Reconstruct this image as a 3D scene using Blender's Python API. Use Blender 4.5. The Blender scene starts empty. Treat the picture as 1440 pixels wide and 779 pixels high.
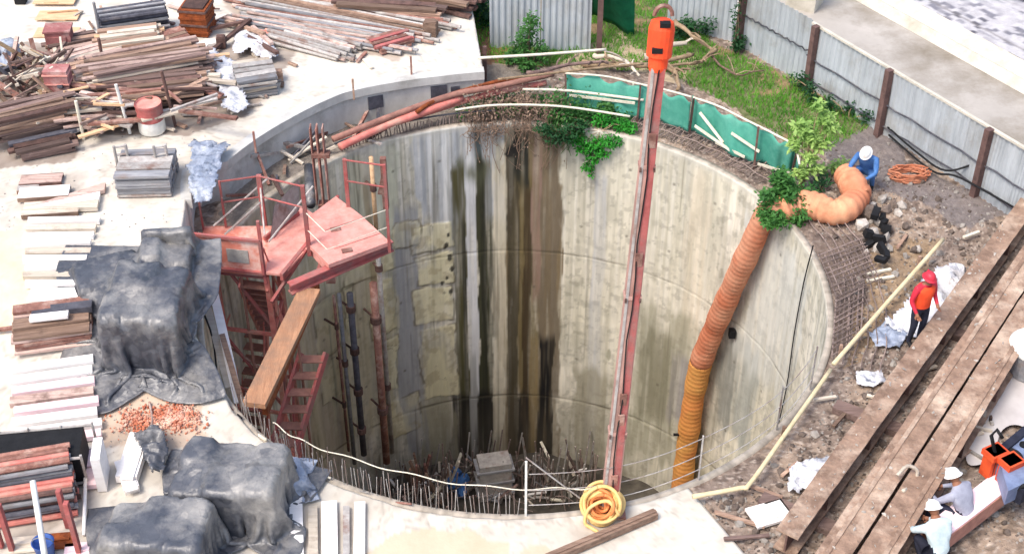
import bpy, bmesh, math, random
import numpy as np
from mathutils import Vector, Matrix, Euler
rnd = random.Random(7)
nrs = np.random.RandomState(11)
SC = bpy.context.scene
COL = SC.collection
R = math.radians
# ---------------------------------------------------------------- camera numbers (survey of the photograph)
FPX, TH, CH = 2000.0, R(37.63), 16.38
CX, CY, RS = 0.05, 20.97, 5.75          # shaft centre and radius, metres
DEPTH = 10.2

def ray(px, py):
    x = (px - 720) / FPX; y = -(py - 389.5) / FPX
    return Vector((x, math.cos(TH) + y * math.sin(TH), -math.sin(TH) + y * math.cos(TH)))
def at(px, py, z=0.0):
    """survey point: where the sight line through a photo point meets height z"""
    d = ray(px, py); t = (z - CH) / d.z
    return Vector((d.x * t, d.y * t, z))
def smooth(a, b, x):
    t = np.clip((x - a) / (b - a), 0, 1); return t * t * (3 - 2 * t)
DECK = 0.8
def deckz(x, y):
    return DECK * float(smooth(16.6, 20.5, y)) + 0.04
def on(px, py, dz=0.0):
    """survey point on the concrete yard"""
    z = 0.4
    for _ in range(25):
        p = at(px, py, z); z = 0.5 * z + 0.5 * (deckz(p.x, p.y) + dz)
    return at(px, py, z)
def wall_hit(px, py):
    d = ray(px, py)
    ox, oy = -CX, -CY
    a = d.x**2 + d.y**2; b = 2 * (ox * d.x + oy * d.y); c = ox**2 + oy**2 - RS**2
    q = b * b - 4 * a * c
    t = (-b + math.sqrt(max(q, 0))) / (2 * a)
    p = Vector((d.x * t, d.y * t, CH + d.z * t))
    return math.degrees(math.atan2(p.y - CY, p.x - CX)) % 360, p.z
def pol(deg, r, z=0.0):
    return Vector((CX + r * math.cos(R(deg)), CY + r * math.sin(R(deg)), z))

# ---------------------------------------------------------------- noise
def _hash(ix, iy, s):
    h = (ix.astype(np.int64) * 374761393 + iy.astype(np.int64) * 668265263 + s * 1442695041) & 0xffffffff
    h = ((h ^ (h >> 13)) * 1274126177) & 0xffffffff
    return ((h ^ (h >> 16)) & 0xffff) / 65535.0
def vnoise(x, y, s=0):
    ix, iy = np.floor(x), np.floor(y); fx, fy = x - ix, y - iy
    fx = fx * fx * (3 - 2 * fx); fy = fy * fy * (3 - 2 * fy)
    a, b = _hash(ix, iy, s), _hash(ix + 1, iy, s); c, d = _hash(ix, iy + 1, s), _hash(ix + 1, iy + 1, s)
    return (a * (1 - fx) + b * fx) * (1 - fy) + (c * (1 - fx) + d * fx) * fy
def fbm(x, y, s=0, o=4):
    v = 0; a = 0.5; t = 0
    for i in range(o):
        v = v + a * vnoise(x * 2**i, y * 2**i, s + i); t += a; a *= 0.5
    return v / t

# ---------------------------------------------------------------- materials
def lin(r, g, b):
    f = lambda c: c / 12.92 if c <= 0.04045 else ((c + 0.055) / 1.055) ** 2.4
    return tuple(f(c / 255.0) for c in (r, g, b))
MATS = {}
def mat(name, c1, c2=None, scale=6.0, rough=0.8, bump=0.3, stretch=(1, 1, 1), metal=0.0, vary=0.25, dirt=None, dirt_amt=0.45, vcol=False, alpha=None, spec=0.3, trans=0.0, bscale=None):
    m = bpy.data.materials.new(name); m.use_nodes = True; MATS[name] = m
    nt = m.node_tree; N = nt.nodes; L = nt.links
    bs = N['Principled BSDF']
    bs.inputs['Roughness'].default_value = rough; bs.inputs['Metallic'].default_value = metal
    bs.inputs['Specular IOR Level'].default_value = spec
    tc = N.new('ShaderNodeTexCoord'); mp = N.new('ShaderNodeMapping'); mp.inputs['Scale'].default_value = stretch
    oi = N.new('ShaderNodeObjectInfo')
    ad = N.new('ShaderNodeVectorMath'); ad.operation = 'ADD'
    sc = N.new('ShaderNodeVectorMath'); sc.operation = 'SCALE'; sc.inputs['Scale'].default_value = 37.0
    cb = N.new('ShaderNodeCombineXYZ')
    for i in range(3): L.new(oi.outputs['Random'], cb.inputs[i])
    L.new(cb.outputs[0], sc.inputs[0]); L.new(tc.outputs['Object'], ad.inputs[0]); L.new(sc.outputs[0], ad.inputs[1])
    L.new(ad.outputs[0], mp.inputs['Vector'])
    n1 = N.new('ShaderNodeTexNoise'); n1.inputs['Scale'].default_value = scale; n1.inputs['Detail'].default_value = 6; n1.inputs['Roughness'].default_value = 0.65
    L.new(mp.outputs[0], n1.inputs['Vector'])
    rp = N.new('ShaderNodeValToRGB'); rp.color_ramp.elements[0].position = 0.3; rp.color_ramp.elements[1].position = 0.7
    c2 = c2 or tuple(c * 0.6 for c in c1)
    rp.color_ramp.elements[0].color = (*c2, 1); rp.color_ramp.elements[1].color = (*c1, 1)
    L.new(n1.outputs['Fac'], rp.inputs[0]); out = rp.outputs[0]
    if vcol:
        at_ = N.new('ShaderNodeAttribute'); at_.attribute_name = 'Col'
        mx = N.new('ShaderNodeMix'); mx.data_type = 'RGBA'; mx.blend_type = 'MULTIPLY'; mx.inputs[0].default_value = 1.0
        L.new(at_.outputs['Color'], mx.inputs[6]); L.new(out, mx.inputs[7]); out = mx.outputs[2]
    if dirt:
        n2 = N.new('ShaderNodeTexNoise'); n2.inputs['Scale'].default_value = scale * 0.35; n2.inputs['Detail'].default_value = 8; n2.inputs['Roughness'].default_value = 0.7
        L.new(ad.outputs[0], n2.inputs['Vector'])
        r2 = N.new('ShaderNodeValToRGB'); r2.color_ramp.elements[0].position = 1 - dirt_amt - 0.08; r2.color_ramp.elements[1].position = 1 - dirt_amt + 0.12
        r2.color_ramp.elements[0].color = (0, 0, 0, 1); r2.color_ramp.elements[1].color = (1, 1, 1, 1)
        L.new(n2.outputs['Fac'], r2.inputs[0])
        mx = N.new('ShaderNodeMix'); mx.data_type = 'RGBA'; L.new(r2.outputs[0], mx.inputs[0]); L.new(out, mx.inputs[6]); mx.inputs[7].default_value = (*dirt, 1); out = mx.outputs[2]
    if vary:
        mr = N.new('ShaderNodeMapRange'); mr.inputs['To Min'].default_value = 1 - vary; mr.inputs['To Max'].default_value = 1 + vary
        L.new(oi.outputs['Random'], mr.inputs['Value'])
        mx = N.new('ShaderNodeVectorMath'); mx.operation = 'SCALE'; L.new(out, mx.inputs[0]); L.new(mr.outputs[0], mx.inputs['Scale']); out = mx.outputs[0]
    L.new(out, bs.inputs['Base Color'])
    if bump:
        n3 = N.new('ShaderNodeTexNoise'); n3.inputs['Scale'].default_value = bscale or scale * 4; n3.inputs['Detail'].default_value = 5
        L.new(mp.outputs[0], n3.inputs['Vector'])
        bp = N.new('ShaderNodeBump'); bp.inputs['Strength'].default_value = bump; bp.inputs['Distance'].default_value = 0.03
        L.new(n3.outputs['Fac'], bp.inputs['Height']); L.new(bp.outputs[0], bs.inputs['Normal'])
    if alpha is not None: bs.inputs['Alpha'].default_value = alpha
    if trans:
        tr = N.new('ShaderNodeBsdfTranslucent'); ms = N.new('ShaderNodeMixShader'); ms.inputs[0].default_value = trans
        L.new(out, tr.inputs['Color']); L.new(bs.outputs[0], ms.inputs[1]); L.new(tr.outputs[0], ms.inputs[2])
        L.new(ms.outputs[0], N['Material Output'].inputs['Surface'])
    return m

mat('conc_wall', (1, 1, 1), (0.78, 0.78, 0.78), 5, 0.85, 0.25, (1, 1, 0.15), vcol=True, vary=0)
mat('earth', (1, 1, 1), (0.62, 0.6, 0.58), 9, 0.95, 0.9, vcol=True, vary=0, bscale=30)
mat('deck', (1, 1, 1), (0.84, 0.83, 0.80), 1.6, 0.85, 0.2, vcol=True, vary=0, bscale=14)
mat('ret_wall', lin(210, 209, 204), lin(178, 177, 172), 2.2, 0.9, 0.25, (1, 1, 0.5), vary=0, dirt=lin(146, 142, 134), dirt_amt=0.38)
mat('rust', lin(160, 116, 102), lin(112, 78, 70), 7, 0.85, 0.4, vary=0.3, dirt=lin(190, 164, 150), dirt_amt=0.42)
mat('rust_dark', lin(118, 90, 82), lin(74, 58, 54), 7, 0.85, 0.4, vary=0.4)
mat('rust_orange', lin(165, 88, 45), lin(98, 48, 28), 9, 0.85, 0.5, vary=0.15)
mat('beam_rust', lin(166, 138, 118), lin(114, 92, 78), 4, 0.9, 0.9, vary=0.08, dirt=lin(198, 176, 156), dirt_amt=0.44)
mat('red_paint', lin(180, 102, 98), lin(148, 76, 72), 6, 0.75, 0.3, vary=0.15, dirt=lin(142, 108, 102), dirt_amt=0.46)
mat('coral_paint', lin(226, 146, 126), lin(206, 116, 98), 5, 0.75, 0.25, vary=0.06, dirt=lin(232, 200, 188), dirt_amt=0.46)
mat('pink_plate', lin(228, 168, 156), lin(206, 136, 124), 5, 0.8, 0.25, vary=0.06, dirt=lin(172, 122, 112), dirt_amt=0.42)
mat('pipe_red', lin(218, 136, 124), lin(186, 104, 94), 5, 0.75, 0.25, vary=0.12, dirt=lin(200, 158, 140), dirt_amt=0.44)
mat('pipe_brown', lin(180, 132, 116), lin(136, 96, 86), 5, 0.8, 0.3, vary=0.15, dirt=lin(150, 110, 96), dirt_amt=0.4)
mat('wood_brown', lin(176, 148, 128), lin(122, 96, 82), 6, 0.9, 0.5, (0.25, 3, 3), vary=0.5, dirt=lin(92, 72, 64), dirt_amt=0.36)
mat('wood_dark', lin(136, 114, 106), lin(84, 68, 64), 6, 0.9, 0.5, (0.25, 3, 3), vary=0.55, dirt=lin(170, 148, 138), dirt_amt=0.34)
mat('wood_pink', lin(206, 182, 170), lin(158, 130, 120), 6, 0.9, 0.5, (0.25, 3, 3), vary=0.35, dirt=lin(112, 90, 82), dirt_amt=0.42)
mat('wood_pale', lin(216, 206, 190), lin(182, 168, 150), 5, 0.9, 0.4, (0.25, 3, 3), vary=0.2, dirt=lin(150, 134, 120), dirt_amt=0.38)
mat('wood_ply', lin(224, 190, 152), lin(200, 160, 124), 4, 0.85, 0.2, (1, 3, 3), vary=0.08)
mat('wood_orange', lin(184, 140, 108), lin(152, 108, 80), 5, 0.9, 0.5, (3, 0.3, 3), vary=0.1, dirt=lin(142, 112, 92), dirt_amt=0.48)
mat('board_white', lin(250, 246, 242), lin(232, 226, 220), 4, 0.8, 0.2, (0.4, 2, 2), vary=0.06, dirt=lin(206, 190, 184), dirt_amt=0.32)
mat('board_pink', lin(246, 222, 224), lin(232, 198, 202), 4, 0.8, 0.2, (0.4, 2, 2), vary=0.06, dirt=lin(214, 186, 184), dirt_amt=0.32)
mat('steel_grey', lin(158, 158, 160), lin(116, 117, 122), 6, 0.65, 0.2, (0.4, 2, 2), metal=0.0, vary=0.3, dirt=lin(134, 120, 112), dirt_amt=0.4)
mat('steel_dark', lin(92, 92, 100), lin(58, 58, 66), 6, 0.65, 0.2, metal=0.0, vary=0.4, dirt=lin(120, 112, 108), dirt_amt=0.36)
mat('steel_pale', lin(186, 182, 176), lin(148, 142, 138), 8, 0.6, 0.2, metal=0.1, vary=0.25, dirt=lin(134, 106, 94), dirt_amt=0.42)
mat('rebar', lin(150, 134, 126), lin(104, 88, 82), 20, 0.8, 0.2, vary=0.35)
mat('white_paint', lin(236, 236, 230), lin(206, 206, 200), 6, 0.6, 0.1, vary=0.05)
mat('rope_white', lin(232, 226, 208), lin(196, 188, 168), 12, 0.9, 0.2, vary=0.05)
mat('pole_yellow', lin(222, 208, 172), lin(198, 180, 140), 6, 0.8, 0.2, vary=0.05)
mat('hose_yellow', lin(236, 206, 140), lin(212, 172, 100), 6, 0.6, 0.2, vary=0.05, dirt=lin(190, 158, 110), dirt_amt=0.4)
mat('hose_orange', lin(228, 150, 92), lin(206, 120, 66), 6, 0.6, 0.2, vary=0.05)
mat('duct_orange', lin(196, 126, 94), lin(172, 98, 68), 2, 0.85, 0.3, vary=0.04, dirt=lin(204, 150, 120), dirt_amt=0.47)
mat('duct_yellow', lin(204, 150, 84), lin(182, 124, 62), 2, 0.8, 0.3, vary=0.04, dirt=lin(200, 126, 70), dirt_amt=0.5)
mat('duct_pale', lin(212, 146, 112), lin(188, 114, 82), 2, 0.8, 0.3, vary=0.04, dirt=lin(232, 174, 134), dirt_amt=0.45)
mat('hook_orange', lin(244, 88, 44), lin(226, 70, 34), 4, 0.6, 0.15, vary=0, dirt=lin(204, 78, 48), dirt_amt=0.4)
mat('black', lin(30, 30, 32), lin(16, 16, 18), 6, 0.7, 0.2, vary=0.1)
mat('tarp_black', lin(84, 86, 92), lin(54, 57, 65), 2.0, 0.44, 0.3, (1, 1, .5), vary=0.06, dirt=lin(150, 147, 142), dirt_amt=0.45, spec=0.8, bscale=14)
mat('tarp_blue', lin(164, 174, 190), lin(128, 138, 158), 3, 0.42, 0.3, vary=0.06, spec=0.5, dirt=lin(196, 200, 206), dirt_amt=0.42)
mat('tarp_white', lin(232, 232, 234), lin(196, 198, 206), 4, 0.5, 0.3, vary=0.05, spec=0.4, dirt=lin(176, 168, 160), dirt_amt=0.38)
mat('fence_sheet', lin(184, 190, 194), lin(156, 162, 166), 1.6, 0.6, 0.1, (2.5, 2.5, 0.5), vary=0.08, dirt=lin(146, 144, 138), dirt_amt=0.4, metal=0.05)
mat('fence_dark', lin(116, 90, 84), lin(80, 62, 58), 6, 0.8, 0.3, vary=0.1)
mat('net_green', lin(112, 196, 174), lin(74, 162, 142), 2, 0.7, 0.3, vary=0.04, spec=0.3, trans=0.35, bscale=30, dirt=lin(140, 206, 188), dirt_amt=0.4)
mat('net_dark', lin(28, 120, 84), lin(14, 92, 64), 3, 0.7, 0.25, vary=0.05, trans=0.2, bscale=30)
mat('leaf', lin(86, 140, 66), lin(38, 86, 38), 1.5, 0.6, 0, vary=0.12, trans=0.3)
mat('leaf_bright', lin(70, 168, 54), lin(34, 116, 36), 1.5, 0.6, 0, vary=0.12, trans=0.25)
mat('leaf_pale', lin(184, 208, 124), lin(110, 154, 76), 1.5, 0.6, 0, vary=0.12, trans=0.35)
mat('leaf_dark', lin(44, 92, 48), lin(24, 60, 32), 1.5, 0.65, 0, vary=0.12, trans=0.2)
mat('grass', lin(132, 190, 74), lin(80, 142, 48), 0.8, 0.8, 0, vary=0, trans=0.4)
mat('vine_brown', lin(150, 126, 108), lin(96, 80, 68), 4, 0.9, 0, vary=0.1)
mat('bark', lin(170, 148, 120), lin(116, 94, 72), 8, 0.9, 0.4, vary=0.2)
mat('stone', lin(190, 184, 176), lin(138, 130, 122), 7, 0.9, 0.5, vary=0.3)
mat('stone_dark', lin(130, 116, 106), lin(86, 76, 70), 7, 0.9, 0.5, vary=0.3)
mat('brick_red', lin(206, 130, 98), lin(160, 92, 70), 8, 0.9, 0.4, vary=0.3, dirt=lin(222, 196, 178), dirt_amt=0.46)
mat('road', lin(184, 178, 170), lin(162, 156, 148), 0.7, 0.7, 0.2, vary=0, dirt=lin(122, 112, 96), dirt_amt=0.46)
mat('kerb', lin(212, 206, 192), lin(184, 178, 164), 2.5, 0.85, 0.3, vary=0.03, dirt=lin(164, 158, 142), dirt_amt=0.4)
mat('masonry', (1, 1, 1), (0.72, 0.72, 0.74), 5, 0.9, 0.5, vcol=True, vary=0, bscale=14)
mat('puddle', lin(206, 200, 196), lin(178, 170, 166), 1.5, 0.3, 0.03, vary=0, spec=0.6)
mat('skin', lin(150, 104, 80), lin(126, 84, 64), 6, 0.6, 0, vary=0.05)
mat('cloth_orange', lin(244, 90, 48), lin(222, 70, 36), 6, 0.8, 0.2, vary=0)
mat('cloth_navy', lin(44, 46, 62), lin(28, 30, 42), 6, 0.85, 0.2, vary=0.1)
mat('cloth_grey', lin(168, 170, 184), lin(136, 138, 152), 6, 0.85, 0.2, vary=0.1)
mat('cloth_pale', lin(206, 220, 222), lin(168, 186, 190), 6, 0.85, 0.2, vary=0.05)
mat('cloth_blue', lin(86, 132, 188), lin(54, 92, 150), 6, 0.85, 0.2, vary=0.05)
mat('helmet_white', lin(246, 246, 242), lin(236, 236, 232), 2, 0.35, 0, vary=0)
mat('helmet_red', lin(206, 52, 70), lin(180, 40, 58), 2, 0.4, 0, vary=0)
mat('blue_plastic', lin(66, 102, 172), lin(46, 80, 150), 4, 0.5, 0.1, vary=0)
mat('machine_blue', lin(132, 146, 176), lin(98, 110, 140), 4, 0.5, 0.2, vary=0, dirt=lin(60, 66, 86), dirt_amt=0.4)
mat('clamp_orange', lin(226, 92, 48), lin(184, 64, 34), 5, 0.6, 0.2, vary=0)
mat('shotcrete', (1, 1, 1), (0.7, 0.7, 0.7), 5, 0.9, 0.5, vcol=True, vary=0)
mat('shaft_mud', lin(96, 90, 80), lin(54, 50, 46), 2.5, 0.6, 0.8, vary=0, bscale=9)
mat('mast_paint', lin(196, 160, 148), lin(164, 122, 112), 3, 0.75, 0.3, (1, 1, 0.4), vary=0, dirt=lin(140, 112, 102), dirt_amt=0.44)
mat('dull_red', lin(178, 118, 114), lin(140, 88, 86), 5, 0.8, 0.3, vary=0.1, dirt=lin(200, 172, 164), dirt_amt=0.42)
mat('hair', lin(28, 24, 22), lin(18, 16, 14), 8, 0.7, 0, vary=0)

def creases(name, scale, dist, amt):
    """crumpled sheeting: every cell of a distorted pattern is a small flat facet with a tilt of its own"""
    nt = MATS[name].node_tree; N = nt.nodes; L = nt.links; bs = N['Principled BSDF']
    tc = N.new('ShaderNodeTexCoord'); n = N.new('ShaderNodeTexNoise'); n.inputs['Scale'].default_value = scale * .8; n.inputs['Detail'].default_value = 3
    L.new(tc.outputs['Object'], n.inputs['Vector']); ad = N.new('ShaderNodeMix'); ad.data_type = 'RGBA'; ad.inputs[0].default_value = amt
    L.new(tc.outputs['Object'], ad.inputs[6]); L.new(n.outputs['Color'], ad.inputs[7]); prev = bs.inputs['Normal'].links[0].from_socket if bs.inputs['Normal'].links else None
    for k, sc in enumerate((scale, scale * 2.3)):
        v = N.new('ShaderNodeTexVoronoi'); v.feature = 'F1'; v.inputs['Scale'].default_value = sc; L.new(ad.outputs[2], v.inputs['Vector'])
        df = N.new('ShaderNodeVectorMath'); df.operation = 'SUBTRACT'; L.new(ad.outputs[2], df.inputs[0]); L.new(v.outputs['Position'], df.inputs[1])
        cc = N.new('ShaderNodeVectorMath'); cc.operation = 'SUBTRACT'; L.new(v.outputs['Color'], cc.inputs[0]); cc.inputs[1].default_value = (.5, .5, .5)
        dp = N.new('ShaderNodeVectorMath'); dp.operation = 'DOT_PRODUCT'; L.new(df.outputs[0], dp.inputs[0]); L.new(cc.outputs[0], dp.inputs[1])
        b = N.new('ShaderNodeBump'); b.inputs['Strength'].default_value = 1.0; b.inputs['Distance'].default_value = dist; L.new(dp.outputs['Value'], b.inputs['Height'])
        if prev is not None: L.new(prev, b.inputs['Normal'])
        prev = b.outputs[0]
    L.new(prev, bs.inputs['Normal'])
creases('tarp_black', 3.0, 0.36, 0.14); creases('tarp_blue', 5.0, 0.6, 0.15); creases('tarp_white', 5.0, 0.6, 0.15)
# ---------------------------------------------------------------- mesh collecting
class MB:
    def __init__(s): s.v = []; s.f = []; s.mi = []
    def add(s, vs, fs, mi=0):
        o = len(s.v); s.v += [tuple(v) for v in vs]; s.f += [tuple(i + o for i in f) for f in fs]; s.mi += [mi] * len(fs)
    def box(s, c, d, rz=0, M=None, mi=0, taper=1.0):
        x, y, z = d[0] / 2, d[1] / 2, d[2] / 2
        vs = [Vector((a * x * (taper if k > 0 else 1), b * y * (taper if k > 0 else 1), k * z)) for k in (-1, 1) for a, b in ((-1, -1), (1, -1), (1, 1), (-1, 1))]
        m = M if M is not None else Matrix.Rotation(rz, 4, 'Z')
        c = Vector(c)
        s.add([c + (m @ v) for v in vs], [(3, 2, 1, 0), (4, 5, 6, 7), (0, 1, 5, 4), (1, 2, 6, 5), (2, 3, 7, 6), (3, 0, 4, 7)], mi)
    def bar(s, a, b, w, h=None, up=(0, 0, 1), mi=0, w2=None, h2=None):
        """square bar between two points, width w sideways, h along up"""
        a, b = Vector(a), Vector(b); h = h or w; w2 = w2 or w; h2 = h2 or h
        d = (b - a).normalized(); u = Vector(up)
        if abs(d.dot(u)) > 0.98: u = Vector((1, 0, 0))
        sx = d.cross(u).normalized(); u = sx.cross(d).normalized()
        vs = []
        for p, ww, hh in ((a, w, h), (b, w2, h2)):
            for i, j in ((-1, -1), (1, -1), (1, 1), (-1, 1)): vs.append(p + sx * i * ww / 2 + u * j * hh / 2)
        s.add(vs, [(0, 1, 2, 3), (7, 6, 5, 4), (0, 4, 5, 1), (1, 5, 6, 2), (2, 6, 7, 3), (3, 7, 4, 0)], mi)
    def tube(s, path, r, n=8, mi=0, cap=True, radii=None):
        path = [Vector(p) for p in path]
        fr = None; rings = []
        for i, p in enumerate(path):
            d = (path[min(i + 1, len(path) - 1)] - path[max(i - 1, 0)])
            d = d.normalized() if d.length > 1e-9 else Vector((0, 0, 1))
            if fr is None:
                u = Vector((0, 0, 1)) if abs(d.z) < 0.9 else Vector((1, 0, 0))
                fr = d.cross(u).normalized()
            fr = (fr - d * fr.dot(d)).normalized(); bi = d.cross(fr)
            rr = radii[i] if radii else r
            rings.append([p + (fr * math.cos(2 * math.pi * k / n) + bi * math.sin(2 * math.pi * k / n)) * rr for k in range(n)])
        vs = [v for rg in rings for v in rg]; fs = []
        for i in range(len(path) - 1):
            for k in range(n): fs.append((i * n + k, i * n + (k + 1) % n, (i + 1) * n + (k + 1) % n, (i + 1) * n + k))
        if cap: fs.append(tuple(range(n - 1, -1, -1))); fs.append(tuple((len(path) - 1) * n + k for k in range(n)))
        s.add(vs, fs, mi)
    def lathe(s, prof, c=(0, 0, 0), n=20, mi=0, M=None):
        c = Vector(c); vs = []; fs = []
        for r, z in prof:
            for k in range(n):
                v = Vector((r * math.cos(2 * math.pi * k / n), r * math.sin(2 * math.pi * k / n), z))
                vs.append(c + (M @ v if M is not None else v))
        for i in range(len(prof) - 1):
            for k in range(n): fs.append((i * n + k, i * n + (k + 1) % n, (i + 1) * n + (k + 1) % n, (i + 1) * n + k))
        s.add(vs, fs, mi)
    def prism(s, poly, thick, mi=0):
        """flat-topped slab: poly of 3-D points, extruded down by thick"""
        n = len(poly); p = [Vector(q) for q in poly]; lo = [q - Vector((0, 0, thick)) for q in p]
        s.add(p + lo, [tuple(range(n)), tuple(range(2 * n - 1, n - 1, -1))] + [(i, n + i, n + (i + 1) % n, (i + 1) % n) for i in range(n)], mi)
    def rock(s, c, r, seed=None, sq=0.75, mi=0, sub=1):
        q = rnd.random; bm = bmesh.new(); bmesh.ops.create_icosphere(bm, subdivisions=sub, radius=1)
        e = Euler((q() * 6, q() * 6, q() * 6)).to_matrix(); sx = Vector((1, 0.6 + 0.4 * q(), sq * (0.7 + 0.5 * q())))
        vs = [Vector(c) + e @ Vector((v.co.x * sx.x, v.co.y * sx.y, v.co.z * sx.z)) * r * (0.72 + 0.5 * q()) for v in bm.verts]
        fs = [tuple(v.index for v in f.verts) for f in bm.faces]; bm.free(); s.add(vs, fs, mi)
    def build(s, name, m, parent=None, origin=None, smooth_=False, loc=None):
        me = bpy.data.meshes.new(name)
        if origin is None:
            if parent is not None: origin = Vector(parent.get('_o', (0, 0, 0)))
            else:
                a = np.array(s.v); origin = Vector(((a[:, 0].min() + a[:, 0].max()) / 2, (a[:, 1].min() + a[:, 1].max()) / 2, a[:, 2].min()))
        origin = Vector(origin)
        me.from_pydata([(v[0] - origin.x, v[1] - origin.y, v[2] - origin.z) for v in s.v], [], s.f)
        for mm in (m if isinstance(m, (list, tuple)) else [m]): me.materials.append(MATS[mm])
        if isinstance(m, (list, tuple)): me.polygons.foreach_set('material_index', s.mi)
        if smooth_:
            me.polygons.foreach_set('use_smooth', [True] * len(me.polygons))
        me.update()
        o = bpy.data.objects.new(name, me); COL.objects.link(o)
        if parent is not None:
            o.parent = parent
            po = Vector(parent.get('_w', parent.location)); o.location = origin - po if '_o' not in parent else origin - Vector(parent['_o'])
        else: o.location = origin
        o['_o'] = tuple(origin)
        return o

def tag(o, label, cat, group=None, kind=None):
    if label: o['label'] = label
    if cat: o['category'] = cat
    if group: o['group'] = group
    if kind: o['kind'] = kind
    return o
def thing(name, label, cat, loc, group=None):
    o = bpy.data.objects.new(name, None); COL.objects.link(o); o.location = loc; o['_o'] = tuple(loc); o.empty_display_size = 0.1
    return tag(o, label, cat, group)
def solo(mb, name, m, label, cat, group=None, smooth_=False, kind=None):
    return tag(mb.build(name, m, smooth_=smooth_), label, cat, group, kind)
def copy_thing(o, loc=None, rz=None, label=None):
    c = o.copy(); COL.objects.link(c)
    if loc is not None: c.location = loc
    if rz is not None: c.rotation_euler.z = rz
    if label: c['label'] = label
    for ch in list(o.children):
        d = ch.copy(); COL.objects.link(d); d.parent = c
        for g in list(ch.children):
            e = g.copy(); COL.objects.link(e); e.parent = d
    return c
def gridmesh(name, V, nu, nv, m, colr=None, wrap=False, smooth_=True, keep=None):
    """mesh from an (nu*nv, 3) vertex array, optional per-vertex colour"""
    me = bpy.data.meshes.new(name); i = np.arange(nu if wrap else nu - 1)[:, None]; j = np.arange(nv - 1)[None, :]
    i2 = (i + 1) % nu
    F = np.stack([i * nv + j, i2 * nv + j, i2 * nv + j + 1, i * nv + j + 1], -1).reshape(-1, 4)
    if keep is not None: F = F[keep.reshape(-1)]
    me.from_pydata(V.tolist(), [], F.tolist())
    me.materials.append(MATS[m])
    if smooth_: me.polygons.foreach_set('use_smooth', [True] * len(me.polygons))
    if colr is not None:
        ca = me.color_attributes.new('Col', 'FLOAT_COLOR', 'POINT')
        c4 = np.ones((len(V), 4), np.float32); c4[:, :3] = np.clip(colr, 0.01, 0.9); ca.data.foreach_set('color', c4.ravel())
    me.update()
    o = bpy.data.objects.new(name, me); COL.objects.link(o); return o
# ================================================================ SETTING
def polar(p): return math.degrees(math.atan2(p[1] - CY, p[0] - CX)) % 360, math.hypot(p[0] - CX, p[1] - CY)
_edge = [polar(on(*q)) for q in [(682, 98), (620, 104), (560, 112), (480, 128), (400, 166), (345, 200), (312, 226)]]
_edge += [(158, 7.0), (168, 6.4), (178, 6.15), (190, 6.0), (200, 5.9), (210, 5.86), (300, 5.86), (330, 5.86)]
_edge.sort(); _ea = [e[0] for e in _edge]; _er = [e[1] for e in _edge]
A0, A1 = _ea[0], 298.0
def inner(a): return np.interp(a, _ea, _er)
def ring_edge(a0, a1, r, z, step=1.0):
    return [pol(a, r, z) for a in np.arange(a0, a1 + 0.01, step)]

def inpoly(X, Y, poly):
    ins = np.zeros(X.shape, bool); n = len(poly)
    for i in range(n):
        x1, y1 = poly[i][:2]; x2, y2 = poly[(i + 1) % n][:2]
        c = ((y1 > Y) != (y2 > Y)); t = (x2 - x1) * (Y - y1) / ((y2 - y1) if abs(y2 - y1) > 1e-9 else 1e-9) + x1
        ins ^= c & (X < t)
    return ins
def gz(x, y):
    """height of the bare ground, vectorised"""
    x = np.asarray(x, float); y = np.asarray(y, float)
    a = np.degrees(np.arctan2(y - CY, x - CX)) % 360; r = np.hypot(x - CX, y - CY)
    z = 0.14 * (fbm(x * 0.7, y * 0.7, 3, 3) - 0.5) + 0.10 * (fbm(x * 3.1, y * 3.1, 5, 3) - 0.5) + 0.05 * (fbm(x * 11, y * 11, 8, 2) - 0.5)
    z = z * smooth(6.0, 6.8, r) * (1 - smooth(9.3, 9.9, r) * smooth(-20, -10, np.where(a > 180, a - 360, a)) * smooth(85, 70, np.where(a > 180, a - 360, a)))
    deck = (a > A0) & (a < A1) & (r > inner(a) + 0.02)
    z = np.where(deck, -0.5, z - 0.01)
    return z
# ---- ground sheet
na, rr = 1080, np.concatenate([np.linspace(5.875, 12.5, 192), np.linspace(12.7, 20, 40), np.geomspace(21, 160, 22)])
aa = np.linspace(0, 2 * np.pi, na, endpoint=False)
AA, RR = np.meshgrid(aa, rr, indexing='ij'); X = CX + RR * np.cos(AA); Y = CY + RR * np.sin(AA)
V = np.stack([X, Y, gz(X, Y)], -1).reshape(-1, 3)
wx = X + 0.5 * (fbm(X * 1.7, Y * 1.7, 21, 3) - 0.5); wy = Y + 0.5 * (fbm(X * 1.7, Y * 1.7, 31, 3) - 0.5)
grass_poly = [at(*q) for q in [(640, 60), (700, -40), (980, -40), (1000, 60), (1130, 115), (1222, 178), (1150, 215), (1108, 200), (1050, 160), (930, 100), (800, 96), (700, 90)]]
dark_poly = [at(*q) for q in [(1150, 205), (1225, 178), (1300, 235), (1420, 300), (1370, 320), (1300, 290), (1240, 270), (1190, 240)]]
wet_poly = [at(*q) for q in [(1140, 330), (1215, 330), (1230, 420), (1165, 520), (1170, 440), (1160, 380)]]
tan_poly = [at(*q) for q in [(1230, 350), (1330, 330), (1300, 400), (1240, 480), (1190, 520), (1215, 420)]]
ledge_poly = [at(*q) for q in [(300, 300), (450, 130), (680, 90), (760, 95), (790, 160), (640, 185), (460, 240), (340, 330)]]
def mixc(c, m, col): return c * (1 - m[..., None]) + np.array(col) * m[..., None]
n1, n2, n3 = fbm(X * 1.3, Y * 1.3, 41), fbm(X * 6, Y * 6, 51), fbm(X * 22, Y * 22, 61, 2)
C = np.zeros(X.shape + (3,)) + np.array(lin(150, 134, 122))
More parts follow.
